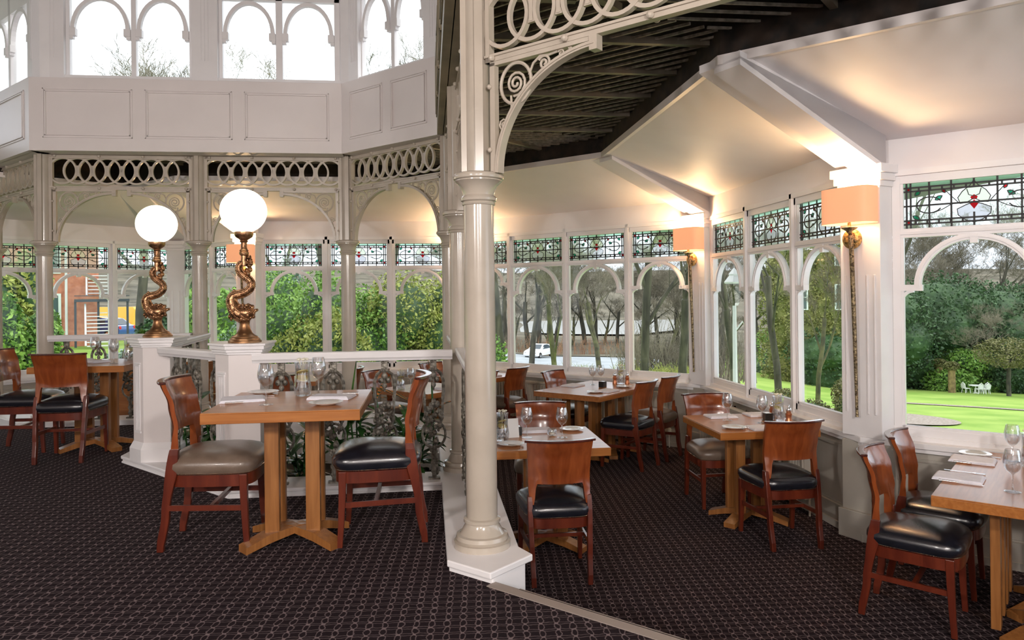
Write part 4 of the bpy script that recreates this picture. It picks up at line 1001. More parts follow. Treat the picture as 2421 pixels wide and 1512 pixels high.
GN = {'wine_glass': 'wine glasses', 'folded_napkin': 'folded white napkins', 'side_plate': 'white side plates', 'table_knife': 'table knives', 'table_fork': 'table forks', 'pepper_mill': 'copper pepper mills', 'glass_vase': 'glass vases with lemon', 'tealight_glass': 'tealight glasses', 'condiment_box': 'black condiment boxes', 'menu_card': 'menu cards'}
def put(key, proto, x, y, rz, lb, dz=.0005):
    z = TB[key][2]+dz; o = place(proto, (x, y, z), R_(rz), lb+NK[key], GN[proto.name.split('.')[0]]); return o
put('T1', WG, -.84, 3.91, 0, 'wine glass in front of the pedestal on the ')
put('T1', WG, -.625, 4.26, 0, 'wine glass standing just behind the vase on the ')
put('T1', VS, -.71, 4.24, 0, 'glass vase with beads and lemon slices on the ')
put('T1', NP, -1.00, 4.09, -78, 'white folded napkin at the left side of the ')
put('T1', NP, -.53, 4.10, 80, 'white folded napkin at the right side of the ')
put('T1', PLT, -.53, 3.86, 0, 'white side plate near the front edge of the ')
put('T1', PLT, -.95, 4.36, 0, 'white side plate at the far left corner of the ')
put('T1', KN, -1.06, 3.965, -78, 'knife along the near edge of the left napkin on the ')
put('T1', KN, -.40, 4.24, 90, 'knife poking out behind the right napkin on the ')
put('T1', FK, -1.06, 4.225, -84, 'fork along the far edge of the left napkin on the ')
put('TL', WG, -2.70, 6.66, 0, 'wine glass left of the mill on the ')
put('TL', WG, -3.02, 7.05, 0, 'wine glass at the back of the ')
put('TL', ML, -2.58, 7.02, 0, 'copper pepper mill at the right corner of the ')
put('TL', NP, -2.93, 6.80, 60, 'crumpled white napkin on the ')
put('TL', NP, -3.10, 6.98, 20, 'white napkin at the far left corner of the ')
put('TL', VS, -2.70, 6.98, 30, 'vase with green blossom on the ')
put('T3', WG, .681, 5.10, 0, 'left of the two wine glasses on the ')
put('T3', WG, .925, 5.06, 0, 'right of the two wine glasses on the ')
put('T3', NP, .78, 5.33, 90, 'white napkin folded flat at the far side of the ')
put('T3', NP, .80, 4.83, 90, 'white napkin half hidden by the chair back on the ')
put('T3', PLT, .54, 4.86, 0, 'side plate near the column on the ')
put('T3', PLT, 1.045, 5.33, 0, 'side plate at the far right corner of the ')
put('T3', TE, .87, 5.16, 0, 'small tealight glass between the wine glasses on the ')
put('T3', VS, .50, 5.03, 0, 'vase beside the column edge on the ')
put('T3', CU, .625, 5.22, 0, 'black condiment box behind the menu card on the ')
put('T3', MC, .575, 5.14, 10, 'white menu card standing on the ')
put('T3', KN, .60, 4.80, 60, 'knife lying across the plate on the ')
put('T2', WG, 1.80, 7.93, 0, 'left wine glass in the middle of the ')
put('T2', WG, 1.90, 7.96, 0, 'right wine glass in the middle of the ')
put('T2', NP, 1.56, 7.86, -45, 'white napkin on the window side of the ')
put('T2', NP, 1.82, 7.36, -45, 'white napkin at the near corner of the ')
put('T2', CU, 1.86, 7.72, 45, 'small black condiment box on the ')
put('T2', ML, 2.06, 7.97, 0, 'copper mill left of the vase on the ')
put('T2', ML, 2.19, 7.93, 0, 'copper mill right of the vase on the ')
put('T2', VS, 2.13, 7.98, 0, 'lemon vase between two mills on the ')
put('T2', PLT, 2.08, 7.66, 0, 'side plate at the right end of the ')
put('T2', PLT, 1.68, 7.30, 0, 'side plate at the near corner of the ')
put('T4', WG, 2.33, 5.52, 0, 'left wine glass on the ')
put('T4', WG, 2.54, 5.36, 0, 'right wine glass on the ')
put('T4', NP, 2.34, 5.68, 90, 'white napkin at the far left of the ')
put('T4', NP, 2.45, 5.14, 90, 'white napkin half hidden by the chair on the ')
put('T4', NP, 2.68, 5.70, 90, 'small white napkin at the far right of the ')
put('T4', PLT, 2.24, 5.19, 0, 'side plate at the near left corner of the ')
put('T4', CU, 2.63, 5.46, 0, 'black condiment box between glass and mills on the ')
put('T4', ML, 2.72, 5.56, 0, 'farther copper mill on the ')
put('T4', ML, 2.745, 5.34, 0, 'nearer copper mill on the ')
put('T4', VS, 2.715, 5.45, 0, 'lemon vase between the mills on the ')
put('T4', KN, 2.36, 5.15, 70, 'knife beside the side plate on the ')
put('T5', WG, 2.88, 3.33, 0, 'nearer wine glass on the ')
put('T5', WG, 3.40, 3.93, 0, 'farther wine glass on the ')
put('T5', NP, 2.80, 3.60, -135, 'nearer white napkin on the ')
put('T5', NP, 3.17, 3.96, -135, 'farther white napkin on the ')
put('T5', PLT, 3.30, 4.10, 0, 'side plate at the window corner of the ')
put('T5', VS, 3.38, 3.78, 0, 'vase at the picture edge on the ')
put('T5', KN, 2.67, 3.58, -135, 'knife below the nearer napkin on the ')
put('T5', KN, 3.04, 3.95, -135, 'knife below the farther napkin on the ')
put('T5', FK, 2.86, 3.79, -135, 'fork between the two napkins on the ')
put('T5', FK, 3.24, 4.13, -135, 'fork beside the window corner plate on the ')
put('T6', VS, .78, 9.28, 0, 'vase on the ')
put('T6', NP, .76, 9.02, 45, 'white napkin on the ')
put('T7', VS, -.30, 7.93, 0, 'vase with a pale blossom on the ')
put('T7', WG, -.20, 8.10, 0, 'wine glass beside the pale blossom on the ')
put('T7', NP, .17, 7.85, 45, 'white napkin on the ')
put('T7', PLT, .24, 8.13, 0, 'side plate on the ')
put('T8', WG, -1.60, 9.3, 0, 'wine glass on the ')
put('T8', NP, -1.85, 9.2, 0, 'white napkin on the ')

# sideboard beyond the left railing, white urn planters on the sill
r = empty('sideboard', (-3.15, 9.35, ZL), 0, 'orange-brown wooden sideboard behind the left lamp pedestal', 'sideboard')
b = MB(); b.box(-.75, .75, -.25, .25, 0, .97); b.build('body', 'oak', r, bevel=.004)
b = MB(); b.box(-.78, .78, -.28, .28, .97, 1.0); b.build('top', 'oak_top', r, bevel=.004)
for k in (-1, 0, 1):
    d = MB(); d.box(k*.48-.22, k*.48+.22, -.265, -.25, .08, .88); o = d.build('door', 'oak', r, bevel=.006)
    d = MB(); d.ball((k*.48+.18, -.275, .5), .012, 8, 6); d.build('knob', 'brass_stud', o)
r = empty('plant_pot', (-3.55, 9.62, .551), 0, 'white pot of leafy green herbs on the sideboard behind the left railing', 'pot plant')
b = MB(); b.lathe([(0, 0), (.07, 0), (.085, .22), (.088, .23), (.075, .23), (.07, .2), (0, .2)], n=24); b.build('pot', 'porcelain', r, smooth=40)
rnd = random.Random(11)
def leaf(mb, base, dirv, L, W_, droop=.3, fold=.15, n=6):
    d = Vector(dirv).normalized(); side = d.cross(Vector((0, 0, 1)))
    side = side.normalized() if side.length > .05 else Vector((1, 0, 0)); vs = []; p = Vector(base)
    for k in range(n+1):
        t = k/n; w = W_*math.sin(PI*min(.999, t*.93+.05))**.8; up = side.cross(d)
        vs += [p-side*w/2-up*0+up*fold*w, p, p+side*w/2+up*fold*w]; p = p+d*(L/n); d = (d+Vector((0, 0, -droop/n))).normalized()
    fs = []
    for k in range(n): a = k*3; fs += [(a, a+1, a+4, a+3), (a+1, a+2, a+5, a+4)]
    mb.add(vs, fs)
mat('leaf_dark', (.02, .07, .018), .3, coat=.3, fn=noisy((.012, .045, .012), (.035, .13, .025), 12))
mat('leaf_mid', (.05, .16, .02), .4, fn=noisy((.03, .10, .015), (.10, .26, .04), 10))
def croton(nt, b):
    t = N(nt, 'TexCoord'); wv = N(nt, 'TexWave', Scale=14, Distortion=3, Detail=2); wv.bands_direction = 'DIAGONAL'; cr = N(nt, 'ValToRGB')
    nt.links.new(t.outputs['Object'], wv.inputs['Vector']); nt.links.new(wv.outputs['Fac'], cr.inputs[0])
    cr.color_ramp.elements[0].position = .4; cr.color_ramp.elements[0].color = (.02, .06, .02, 1); cr.color_ramp.elements[1].position = .62; cr.color_ramp.elements[1].color = (.62, .22, .05, 1)
    nt.links.new(cr.outputs[0], b.inputs['Base Color'])
mat('leaf_croton', (.4, .2, .05), .4, fn=croton)
b = MB()
for _ in range(120):
    a = rnd.random()*6.28; e = rnd.uniform(.2, 1.3); leaf(b, (rnd.uniform(-.04, .04), rnd.uniform(-.04, .04), .2+rnd.random()*.08), (math.cos(a)*math.cos(e), math.sin(a)*math.cos(e), math.sin(e)), rnd.uniform(.06, .13), .035, .6, n=3)
b.build('foliage', 'leaf_mid', r)

# ================================================================== plants in the bed behind the rail
def plant(loc, label, leaves, stems, mt, name='potted_plant', cat='plant', gm=None):
    r = empty(name, loc, 0, label, cat, 'foliage plants behind the middle railing')
    st_ = MB()
    for pts, rr in stems: st_.tube(pts, rr, 6)
    if stems: st_.build('stem', 'leaf_dark', r)
    lf = MB()
    for a in leaves: leaf(lf, *a)
    lf.build('foliage', mt, r); return r
def bushy(h, n, L0, L1, W_, spread=.25, seed=1, droop=.7):
    rnd = random.Random(seed); lv = []; stm = []
    for s_ in range(5):
        a = s_*1.256+rnd.random(); tip = Vector((spread*math.cos(a)*rnd.random(), spread*math.sin(a)*rnd.random(), h*rnd.uniform(.7, 1)))
        stm.append(([(0, 0, 0), tuple(tip*.5), tuple(tip)], .007))
        for k in range(n//5):
            t = rnd.uniform(.2, 1.0); p = tip*t; b_ = rnd.random()*6.28; e = rnd.uniform(-.3, .8)
            lv.append((tuple(p), (math.cos(b_)*math.cos(e), math.sin(b_)*math.cos(e), math.sin(e)), rnd.uniform(L0, L1), W_*rnd.uniform(.7, 1.2), droop, .12, 5))
    return lv, stm
ZB = -.12
for k, (x, y, h, n, L0, L1, W_, mt, lb) in enumerate([
    (-.15, 5.35, .62, 75, .14, .24, .075, 'leaf_dark', 'glossy dark leafy plant behind the right end of the railing'),
    (-.52, 5.42, .55, 80, .12, .22, .06, 'leaf_dark', 'dense dark green plant behind the railing, right of the oak table'),
    (-.90, 5.38, .50, 80, .10, .20, .05, 'leaf_dark', 'low dark plant behind the railing, seen between the table posts'),
    (-1.62, 5.85, .72, 85, .16, .26, .09, 'leaf_dark', 'broad-leaved plant between the two pedestals'),
    (-1.25, 5.75, .50, 70, .12, .2, .05, 'leaf_mid', 'mid green plant behind the right pedestal'),
    (-.33, 5.75, .45, 60, .12, .2, .05, 'leaf_mid', 'bright green plant low behind the railing'),
    (-1.95, 6.25, .5, 60, .12, .2, .06, 'leaf_dark', 'dark plant at the foot of the left pedestal')]):
    lv, stm = bushy(h, n, L0, L1, W_, seed=k+3); plant((x, y, ZB), lb, lv, stm, mt)
plant((-.62, 5.35, ZB), 'tall blade-like green leaf rising past the rail', [((.0, 0, .1), (.12, 0, 1), .92, .06, .02, .25, 10), ((.02, 0, .05), (-.2, .1, 1), .5, .05, .3, .2, 8), ((.02, .02, .05), (.5, .1, 1), .45, .05, .4, .2, 8)], [], 'leaf_mid', 'snake_plant')
plant((-.27, 5.28, ZB), 'striped red and green croton leaf pointing right behind the railing', [((-.02, 0, .70), (-1, -.1, .1), .06, .05, .1, .1, 4), ((-.15, -.0, .78), (1, -.05, -.28), .34, .11, .25, .12, 8), ((-.1, 0, .70), (.3, .2, .6), .2, .06, .5, .12, 6)], [([(0, 0, 0), (-.03, 0, .4), (-.13, 0, .78)], .008)], 'leaf_croton', 'croton')
plant((.02, 5.33, ZB), 'orange-veined upright croton leaf under the rail end', [((.0, 0, .78), (-.15, 0, 1), .22, .06, .05, .12, 7), ((.01, 0, .74), (.1, 0, 1), .28, .07, .05, .12, 7), ((.01, 0, .6), (.7, -.1, .4), .2, .07, .4, .12, 7)], [([(0, 0, 0), (.01, 0, .4), (.0, 0, .8)], .008)], 'leaf_croton', 'croton')
# ================================================================== outdoors
def brg(px, d):
    """point at distance d on the bearing of image column px"""
    v = CF + CR*((px-1210.5)/FPX); v = Vector((v.x, v.y)).normalized()*d; return v.x, v.y
def sm(a, b, t): t = max(0, min(1, (t-a)/(b-a))); return t*t*(3-2*t)
def gz(x, y):
    r = math.hypot(x, y); az = math.degrees(math.atan2(x, y)) if y > -50 else 90
    base = -1.2-1.0*sm(-8, 8, az); k = .006+.039*sm(-8, 10, az)+.030*sm(16, 32, az)
    h = base-k*min(r, 95); h += sm(205, 400, r)*(19+6*noise.noise((x*.006, y*.006, 0))); h += .12*noise.noise((x*.08, y*.08, 3))*sm(15, 40, r); return h
mat('lawn', (.10, .25, .02), .9, spec=.1, fn=noisy((.19, .32, .06), (.30, .42, .10), .35, detail=8))
mat('hill', (.12, .12, .09), 1, spec=0, fn=noisy((.09, .085, .07), (.19, .175, .14), .12, detail=10))
mat('tarmac', (.38, .42, .46), .5, fn=noisy((.26, .30, .33), (.37, .41, .45), .6))
mat('gravel', (.40, .34, .30), .9, fn=noisy((.20, .16, .13), (.38, .33, .29), 9))
mat('lake', (.62, .66, .70), .08, spec=.8)
mat('bark', (.06, .055, .045), .9, fn=noisy((.03, .028, .022), (.10, .095, .065), 3, stretch=(1, 1, .3)))
mat('bark_green', (.10, .10, .05), .9, fn=noisy((.045, .045, .03), (.14, .14, .06), 2.2))
mat('twig', (.16, .14, .10), .9, fn=noisy((.10, .09, .065), (.26, .23, .17), .5))
mat('twig_red', (.35, .17, .10), .9, fn=noisy((.25, .12, .07), (.42, .25, .14), .7))
def leafmat(nm, a, b, sc=3): mat(nm, a, .55, spec=.3, fn=noisy(a, b, sc, detail=6, lo=.3, hi=.7))
leafmat('foliage_bright', (.06, .17, .03), (.30, .48, .10), 4); leafmat('foliage_yellow', (.16, .22, .04), (.42, .44, .12), 4)
leafmat('foliage_dark', (.015, .045, .02), (.07, .14, .05), 1.2); leafmat('foliage_olive', (.07, .08, .03), (.24, .23, .09), 1.6)
leafmat('foliage_blue', (.10, .17, .13), (.30, .40, .32), 6); leafmat('ivy', (.10, .13, .03), (.34, .33, .12), .8)
mat('brick', (.55, .21, .13), .85, fn=noisy((.50, .18, .11), (.66, .28, .18), 3)); mat('slate', (.10, .11, .13), .6); mat('concrete', (.45, .45, .43), .8)
mat('fire_escape', (.05, .06, .08), .5); mat('tread', (.75, .77, .78), .6); mat('sash', (.75, .85, .82), .5); mat('dark_pane', (.06, .10, .10), .08)
mat('car_white', (.75, .77, .78), .2, coat=.6); mat('car_blue', (.03, .09, .30), .2, coat=.6); mat('car_glass', (.05, .07, .09), .05); mat('tyre', (.012, .012, .012), .8); mat('van_yellow', (.75, .42, .05), .4); mat('tail_light', (.6, .02, .02), .3); mat('garden_white', (.88, .90, .90), .4)
# terrain: polar grid
g = MB(); RR = [9, 12, 16, 20, 25, 30, 36, 43, 50, 58, 66, 75, 85, 95, 110, 130, 160, 200, 250, 310, 400, 600]; AA = [math.radians(a) for a in range(-75, 111, 3)]
vs = [(r_*math.sin(a), r_*math.cos(a), gz(r_*math.sin(a), r_*math.cos(a))) for r_ in RR for a in AA]; n = len(AA)
nearfs = [(j*n+i, j*n+i+1, (j+1)*n+i+1, (j+1)*n+i) for j in range(14) for i in range(n-1)]; farfs = [(j*n+i, j*n+i+1, (j+1)*n+i+1, (j+1)*n+i) for j in range(14, len(RR)-1) for i in range(n-1)]
g.add(vs, nearfs); struct(g.build('floor_lawn', 'lawn', smooth=80), 'bright green sloping lawn outside the right window', 'lawn')
g = MB(); g.add(vs, farfs); struct(g.build('floor_hill', 'hill', smooth=80), 'hazy brown wooded hill on the horizon', 'hill')
def patch(name, pts, m, label, cat, dz=.04, n=10):
    """ground patch: quad of (px, dist) corners draped on the terrain"""
    b = MB(); (a0, r0), (a1, r1), (a2, r2), (a3, r3) = pts; vs = []
    for j in range(n+1):
        for i in range(n+1):
            s_, t = i/n, j/n; pxx = (a0*(1-s_)+a1*s_)*(1-t)+(a3*(1-s_)+a2*s_)*t; rr = (r0*(1-s_)+r1*s_)*(1-t)+(r3*(1-s_)+r2*s_)*t
            x, y = brg(pxx, rr); vs.append((x, y, gz(x, y)+dz))
    b.add(vs, [(j*(n+1)+i, j*(n+1)+i+1, (j+1)*(n+1)+i+1, (j+1)*(n+1)+i) for j in range(n) for i in range(n)])
    return tag(b.build(name, m), label, cat)
patch('road', [(1000, 52), (1560, 52), (1560, 79), (1000, 88)], 'tarmac', 'wet pale grey car park road outside the back windows', 'road', .10)
patch('road_verge', [(1560, 40), (1800, 40), (1720, 62), (1560, 60)], 'gravel', 'pinkish gravel verge beyond the right part of the back windows', 'verge', .08)
b = MB(); gx, gy = brg(2075, 44); e_ = [(gx+3.5*math.cos(a)*q, gy+4.2*math.sin(a)*q) for q in (.01, .5, 1) for a in [k*PI/20 for k in range(40)]]
b.add([(x, y, gz(x, y)+.06) for x, y in e_], [(j*40+i, j*40+(i+1) % 40, (j+1)*40+(i+1) % 40, (j+1)*40+i) for j in range(2) for i in range(40)]); tag(b.build('gravel_patch', 'gravel'), 'curved gravel bed on the lawn beside the pillar', 'gravel bed')
patch('garden_path', [(2140, 57), (2500, 57), (2500, 58.2), (2140, 58.2)], 'gravel', 'thin pale path crossing the lawn', 'path')
patch('woodland_floor', [(950, 89), (1640, 80), (1700, 118), (950, 118)], 'hill', 'brown leaf-strewn woodland floor behind the road', 'ground', .12)
b = MB(); b.add([(*brg(1180, 150), -6.15), (*brg(1330, 136), -6.15), (*brg(1500, 134), -6.15), (*brg(1600, 150), -6.15), (*brg(1620, 208), -6.15), (*brg(1200, 208), -6.15)], [(0, 1, 2, 3, 4, 5)]); tag(b.build('lake', 'lake'), 'pale lake glinting between the bare trunks', 'lake')

def leaf_cloud(name, blobs, n, size, m, label, cat, group=None, seed=1, parent=None, core=None):
    rg = np.random.default_rng(seed); vol = np.array([b_[3]*b_[4]*b_[5] for b_ in blobs]); cnt = (n*vol/vol.sum()).astype(int)+1; V = []
    for (x, y, z, a, b_, c), k in zip(blobs, cnt):
        d = rg.normal(size=(k, 3)); d /= np.linalg.norm(d, axis=1)[:, None]; q = rg.uniform(.72, 1.04, size=(k, 1))
        V.append(d*q*np.array([a, b_, c])+np.array([x, y, z]))
    C = np.concatenate(V); k = len(C); A = rg.normal(size=(k, 3)); A /= np.linalg.norm(A, axis=1)[:, None]; B = np.cross(A, rg.normal(size=(k, 3))); B /= np.linalg.norm(B, axis=1)[:, None]
    s_ = size*rg.uniform(.6, 1.3, size=(k, 1)); P = np.stack([C-A*s_, C-B*s_*.55, C+A*s_, C+B*s_*.55], 1).reshape(-1, 3)
    me = bpy.data.meshes.new(name); me.vertices.add(4*k); me.loops.add(4*k); me.polygons.add(k)
    me.vertices.foreach_set('co', P.ravel()); me.loops.foreach_set('vertex_index', np.arange(4*k)); me.polygons.foreach_set('loop_start', np.arange(k)*4)
    me.materials.append(MATS[m]); me.update(calc_edges=True)
    o = bpy.data.objects.new(name, me); COL.objects.link(o); o.parent = parent
    return tag(o, label, cat, group)
def bush(px, d, w_, h, z0, m, label, n=6000, size=.07, seed=1, group='shrubs and hedges outside', name='shrub', core=True):
    x, y = brg(px, d); r = empty(name, (x, y, z0), 0, label, 'shrub', group); rnd = random.Random(seed)
    bl = [(rnd.uniform(-.5, .5)*w_, rnd.uniform(-.5, .5)*w_*.6, h*rnd.uniform(.15, .72), w_*rnd.uniform(.22, .4), w_*rnd.uniform(.2, .35), h*rnd.uniform(.2, .32)) for _ in range(9)]
    leaf_cloud('foliage', bl, n, size, m, None, None, seed=seed, parent=r)
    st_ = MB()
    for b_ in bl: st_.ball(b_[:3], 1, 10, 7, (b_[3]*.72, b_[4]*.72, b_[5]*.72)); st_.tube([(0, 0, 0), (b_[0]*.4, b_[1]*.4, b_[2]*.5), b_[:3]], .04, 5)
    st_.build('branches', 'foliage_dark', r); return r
# leafy screen behind the back-left windows
for k, (px, d, w_, h, z0, m, n) in enumerate([(680, 18, 2.6, 4.3, -2.2, 'foliage_bright', 9000), (830, 17.5, 2.6, 4.4, -2.2, 'foliage_bright', 9000), (960, 18, 2.4, 4.5, -2.2, 'foliage_yellow', 8000), (1060, 19, 2.0, 4.2, -2.2, 'foliage_bright', 7000), (760, 16, 1.8, 3.4, -2.2, 'foliage_yellow', 6000), (640, 21, 2.2, 4.6, -2.2, 'foliage_blue', 5000)]):
    bush(px, d, w_, h, z0, m, ['leafy green shrub in the first back-left window', 'bright green shrub behind the cream column', 'yellowish-green shrub in the last back-left window', 'green shrub peeping beside the third column', 'low yellow-green shrub under the first and second panes', 'grey-green shrub at the far left pane corner'][k], int(n*2.6), .048, seed=k+2)
bush(35, 20, 1.1, 3.0, -1.5, 'foliage_bright', 'green bush in the leftmost window', 6000, .07, 21)
bush(-10, 26, 1.8, 4.4, -1.5, 'foliage_yellow', 'golden bush behind the green one in the leftmost window', 7000, .1, 22)
bush(365, 17, 1.3, 1.5, -1.0, 'foliage_blue', 'round clipped grey-green bush at the foot of the left lamp', 6000, .05, 23)
bush(450, 36, 3.4, 3.6, -1.4, 'foliage_dark', 'dark shrubbery behind the left globe lamp', 7000, .16, 24)
bush(560, 30, 3, 3.4, -1.4, 'foliage_bright', 'green shrub seen right of the left lamp', 6000, .12, 25)
bush(1955, 30, 2.3, 3.1, -4.6, 'foliage_olive', 'clipped olive hedge low in the third right-hand pane', 16000, .055, 26)
bush(1835, 31, 2.4, 2.0, -4.6, 'foliage_olive', 'low russet hedge in the middle right-hand pane', 12000, .055, 27)
bush(2412, 15, 1.0, 1.6, -2.7, 'foliage_blue', 'blue-green conifer tip at the right edge above the table', 6000, .05, 28)
for k, (px, d, w_, h, m, lb) in enumerate([(2170, 88, 15, 12, 'foliage_dark', 'dark evergreen mass beside the nearest right pillar'), (2250, 92, 16, 12.5, 'foliage_olive', 'olive-brown wood edge above the white garden seats'), (2330, 90, 15, 13, 'foliage_dark', 'tall dark conifers above the lawn'),
        (2420, 90, 16, 13, 'foliage_dark', 'dark evergreen at the right edge of the picture'), (2265, 84, 7, 5.5, 'foliage_bright', 'rounded green rhododendron behind the garden seats'), (2200, 86, 9, 4.5, 'foliage_dark', 'low dark shrubbery behind the two post trunks'), (2390, 85, 8, 5, 'foliage_dark', 'dark bushes behind the lone lawn tree'),
        (2085, 80, 14, 11, 'foliage_dark', 'evergreens hidden partly by the large pillar'), (1960, 90, 16, 8, 'foliage_bright', 'green bank of shrubs below the ivy house')]):
    x, y = brg(px, d); bush(px, d, w_, h, gz(x, y)-.3, m, lb, 20000, .17, 40+k, 'evergreens beyond the lawn')
# ---- bare trees
def bare_tree(seed, h=9, r0=.22, depth=6, lean=.1, spread=.55, nb=3):
    rnd = random.Random(seed); tr_ = MB(); tw = MB()
    def grow(p, d, L, r, lv):
        n = 3 if lv > 1 else 2; pts = [p]; q = p; dd = d
        for k in range(n): dd = (dd+Vector((rnd.uniform(-1, 1), rnd.uniform(-1, 1), rnd.uniform(-.4, .6)))*.16).normalized(); q = q+dd*(L/n); pts.append(q)
        r1 = r*(.80 if lv == depth else .62); rad = [r+(r1-r)*k/n for k in range(n+1)]
        (tr_ if lv > depth-3 else tw).tube(pts, rad, 7 if lv > depth-2 else (5 if lv > 2 else 3))
        if lv == 0: return
        m_ = nb+(1 if lv < 4 else 0)
        for k in range(m_):
            t = rnd.uniform(.35, 1) if k else 1; b_ = pts[min(n-1, int(t*n))].lerp(pts[min(n, int(t*n)+1)], (t*n) % 1 if t < 1 else 1)
            v = (dd+Vector((rnd.uniform(-1, 1), rnd.uniform(-1, 1), rnd.uniform(-.35, .7)))*(spread+.08*(depth-lv))).normalized()
            grow(b_, v, L*rnd.uniform(.58, .80)*(.8 if lv == depth else 1), max(.006, r1*rnd.uniform(.32, .58)), lv-1)
    grow(Vector((0, 0, 0)), Vector((lean, 0, 1)).normalized(), h*.42, r0, depth)
    return tr_, tw
TREE = []
for k, (sd_, h, r0, dp, ln, spd, mt) in enumerate([(1, 11, .24, 7, .08, .6, 'bark'), (2, 9, .17, 7, -.1, .55, 'bark_green'), (5, 12, .22, 7, .0, .7, 'bark')]):
    a, b_ = bare_tree(sd_, h, r0, dp, ln, spd)
    TREE.append((a.mesh('trunk', mt, smooth=60), b_.mesh('twigs', 'twig')))
def tree(k, px, d, s_, rz, label, z=None, *, group='bare winter trees outside', sx=1):
    x, y = brg(px, d); r = empty('bare_tree', (x, y, (gz(x, y) if z is None else z)-.1), rz, label, 'tree', group); r.scale = (s_*sx, s_*sx, s_)
    for nm, me in zip(('trunk', 'twigs'), TREE[k]): o = bpy.data.objects.new(nm, me); COL.objects.link(o); o.parent = r
    return r
for (k, px, d, s_, rz, lb) in [(0, 1188, 34, 1.5, .3, 'thick dark trunk just right of the nearest column'), (1, 1318, 33, 1.25, 2.0, 'mossy green trunk in the second back window'), (2, 1518, 27, 1.25, 4.0, 'dark leaning trunk in the fourth back window'),
        (1, 1415, 60, 1.5, 1.0, 'mossy slanting tree in the third back window'), (0, 1610, 36, 1.1, 2.6, 'twiggy tree right of the dark leaning trunk'), (2, 1255, 62, 1.4, 5.0, 'bare tree behind the white car'),
        (0, 1745, 26, 1.0, 1.2, 'bare tree in the first right-hand pane'), (2, 1840, 40, 1.4, 2.2, 'bare tree above the middle right-hand pane'), (1, 1930, 50, 1.5, 3.3, 'bare tree in front of the ivy house'),
        (0, 2098, 24, 1.3, 2.5, 'bare tree hidden by the large pillar, its branches reaching over the lawn'), (0, 2330, 100, 2.0, 3.4, 'tall bare tree over the conifers'), (1, 2240, 99, 2.2, 1.4, 'pale-twigged bare tree above the olive wood edge'), (0, 2490, 48, 1.5, 2.4, 'bare tree reaching in from the right edge'),
        (2, 330, 40, 1.3, .7, 'bare tree behind the fire escape'), (0, 440, 44, 1.5, 2.9, 'bare tree between the globe lamps'), (1, 650, 40, 1.3, 4.2, 'bare tree over the leafy screen, left'), (2, 900, 36, 1.4, 5.4, 'bare tree over the leafy screen, right'), (0, 780, 45, 1.5, 1.9, 'bare tree over the leafy screen, middle'), (1, 80, 45, 1.4, .2, 'bare tree over the leftmost window')]:
    tree(k, px, d, s_, rz, lb, sx=.62 if d < 35 or (px > 1700 and d < 55) else .85)
rnd = random.Random(17)
for i in range(26):
    px = 1120+i*24+rnd.uniform(-8, 8); tree(i % 3, px, rnd.uniform(92, 115), rnd.uniform(1.0, 1.5), rnd.random()*6, 'slim bare tree in the woodland strip beyond the car park', group='woodland beyond the car park', sx=1.15)
for i in range(14):
    px = 1680+i*55+rnd.uniform(-10, 10); tree(i % 3, px, rnd.uniform(100, 125), rnd.uniform(1.5, 2.1), rnd.random()*6, 'bare tree standing in the wood beyond the lawn', group='wood beyond the lawn', sx=1.2)
# reddish undergrowth beyond the road
def scrub(px, d, w_, h, m, label, n=500, seed=1):
    x, y = brg(px, d); b_ = MB(); rnd = random.Random(seed)
    for _ in range(n):
        a = rnd.uniform(-.5, .5)*w_; c = rnd.uniform(-.5, .5)*2.5; L = h*rnd.uniform(.3, 1.1)*(.75+.5*noise.noise((a*.6, seed, 0))); q = (a+rnd.uniform(-.5, .5)*L*.7, c, L)
        b_.tube([(a, c, 0), ((a+q[0])/2+rnd.uniform(-.1, .1), c, L*.55), q], [.028, .018, .008], 3)
        for _k in range(3): t = rnd.uniform(.4, .9); p = (a+(q[0]-a)*t, c, L*t); b_.tube([p, (p[0]+rnd.uniform(-.5, .5), p[1], p[2]+rnd.uniform(.1, .6))], [.014, .006], 3)
    o = b_.build('undergrowth', m); o.location = (x, y, gz(x, y)); o['kind'] = 'stuff'; return tag(o, label, 'undergrowth')
scrub(1240, 91, 11, 2.6, 'twig_red', 'reddish twiggy undergrowth behind the white car', 130, 1); scrub(1400, 90, 12, 3.0, 'twig_red', 'red-brown thicket beyond the road', 150, 2); scrub(1540, 82, 10, 3.0, 'twig', 'tangled brown thicket right of the road', 200, 3)
scrub(1170, 90, 8, 2.5, 'twig', 'brown undergrowth beyond the thick trunk', 140, 4); scrub(1620, 50, 9, 5.2, 'twig', 'tall tangled scrub in the last back window', 620, 5); scrub(1560, 46, 5, 1.4, 'foliage_yellow', 'yellow-green weeds beside the road', 260, 6); scrub(1350, 50, 3.0, .8, 'foliage_yellow', 'clump of pale grass below the middle pane', 200, 7)
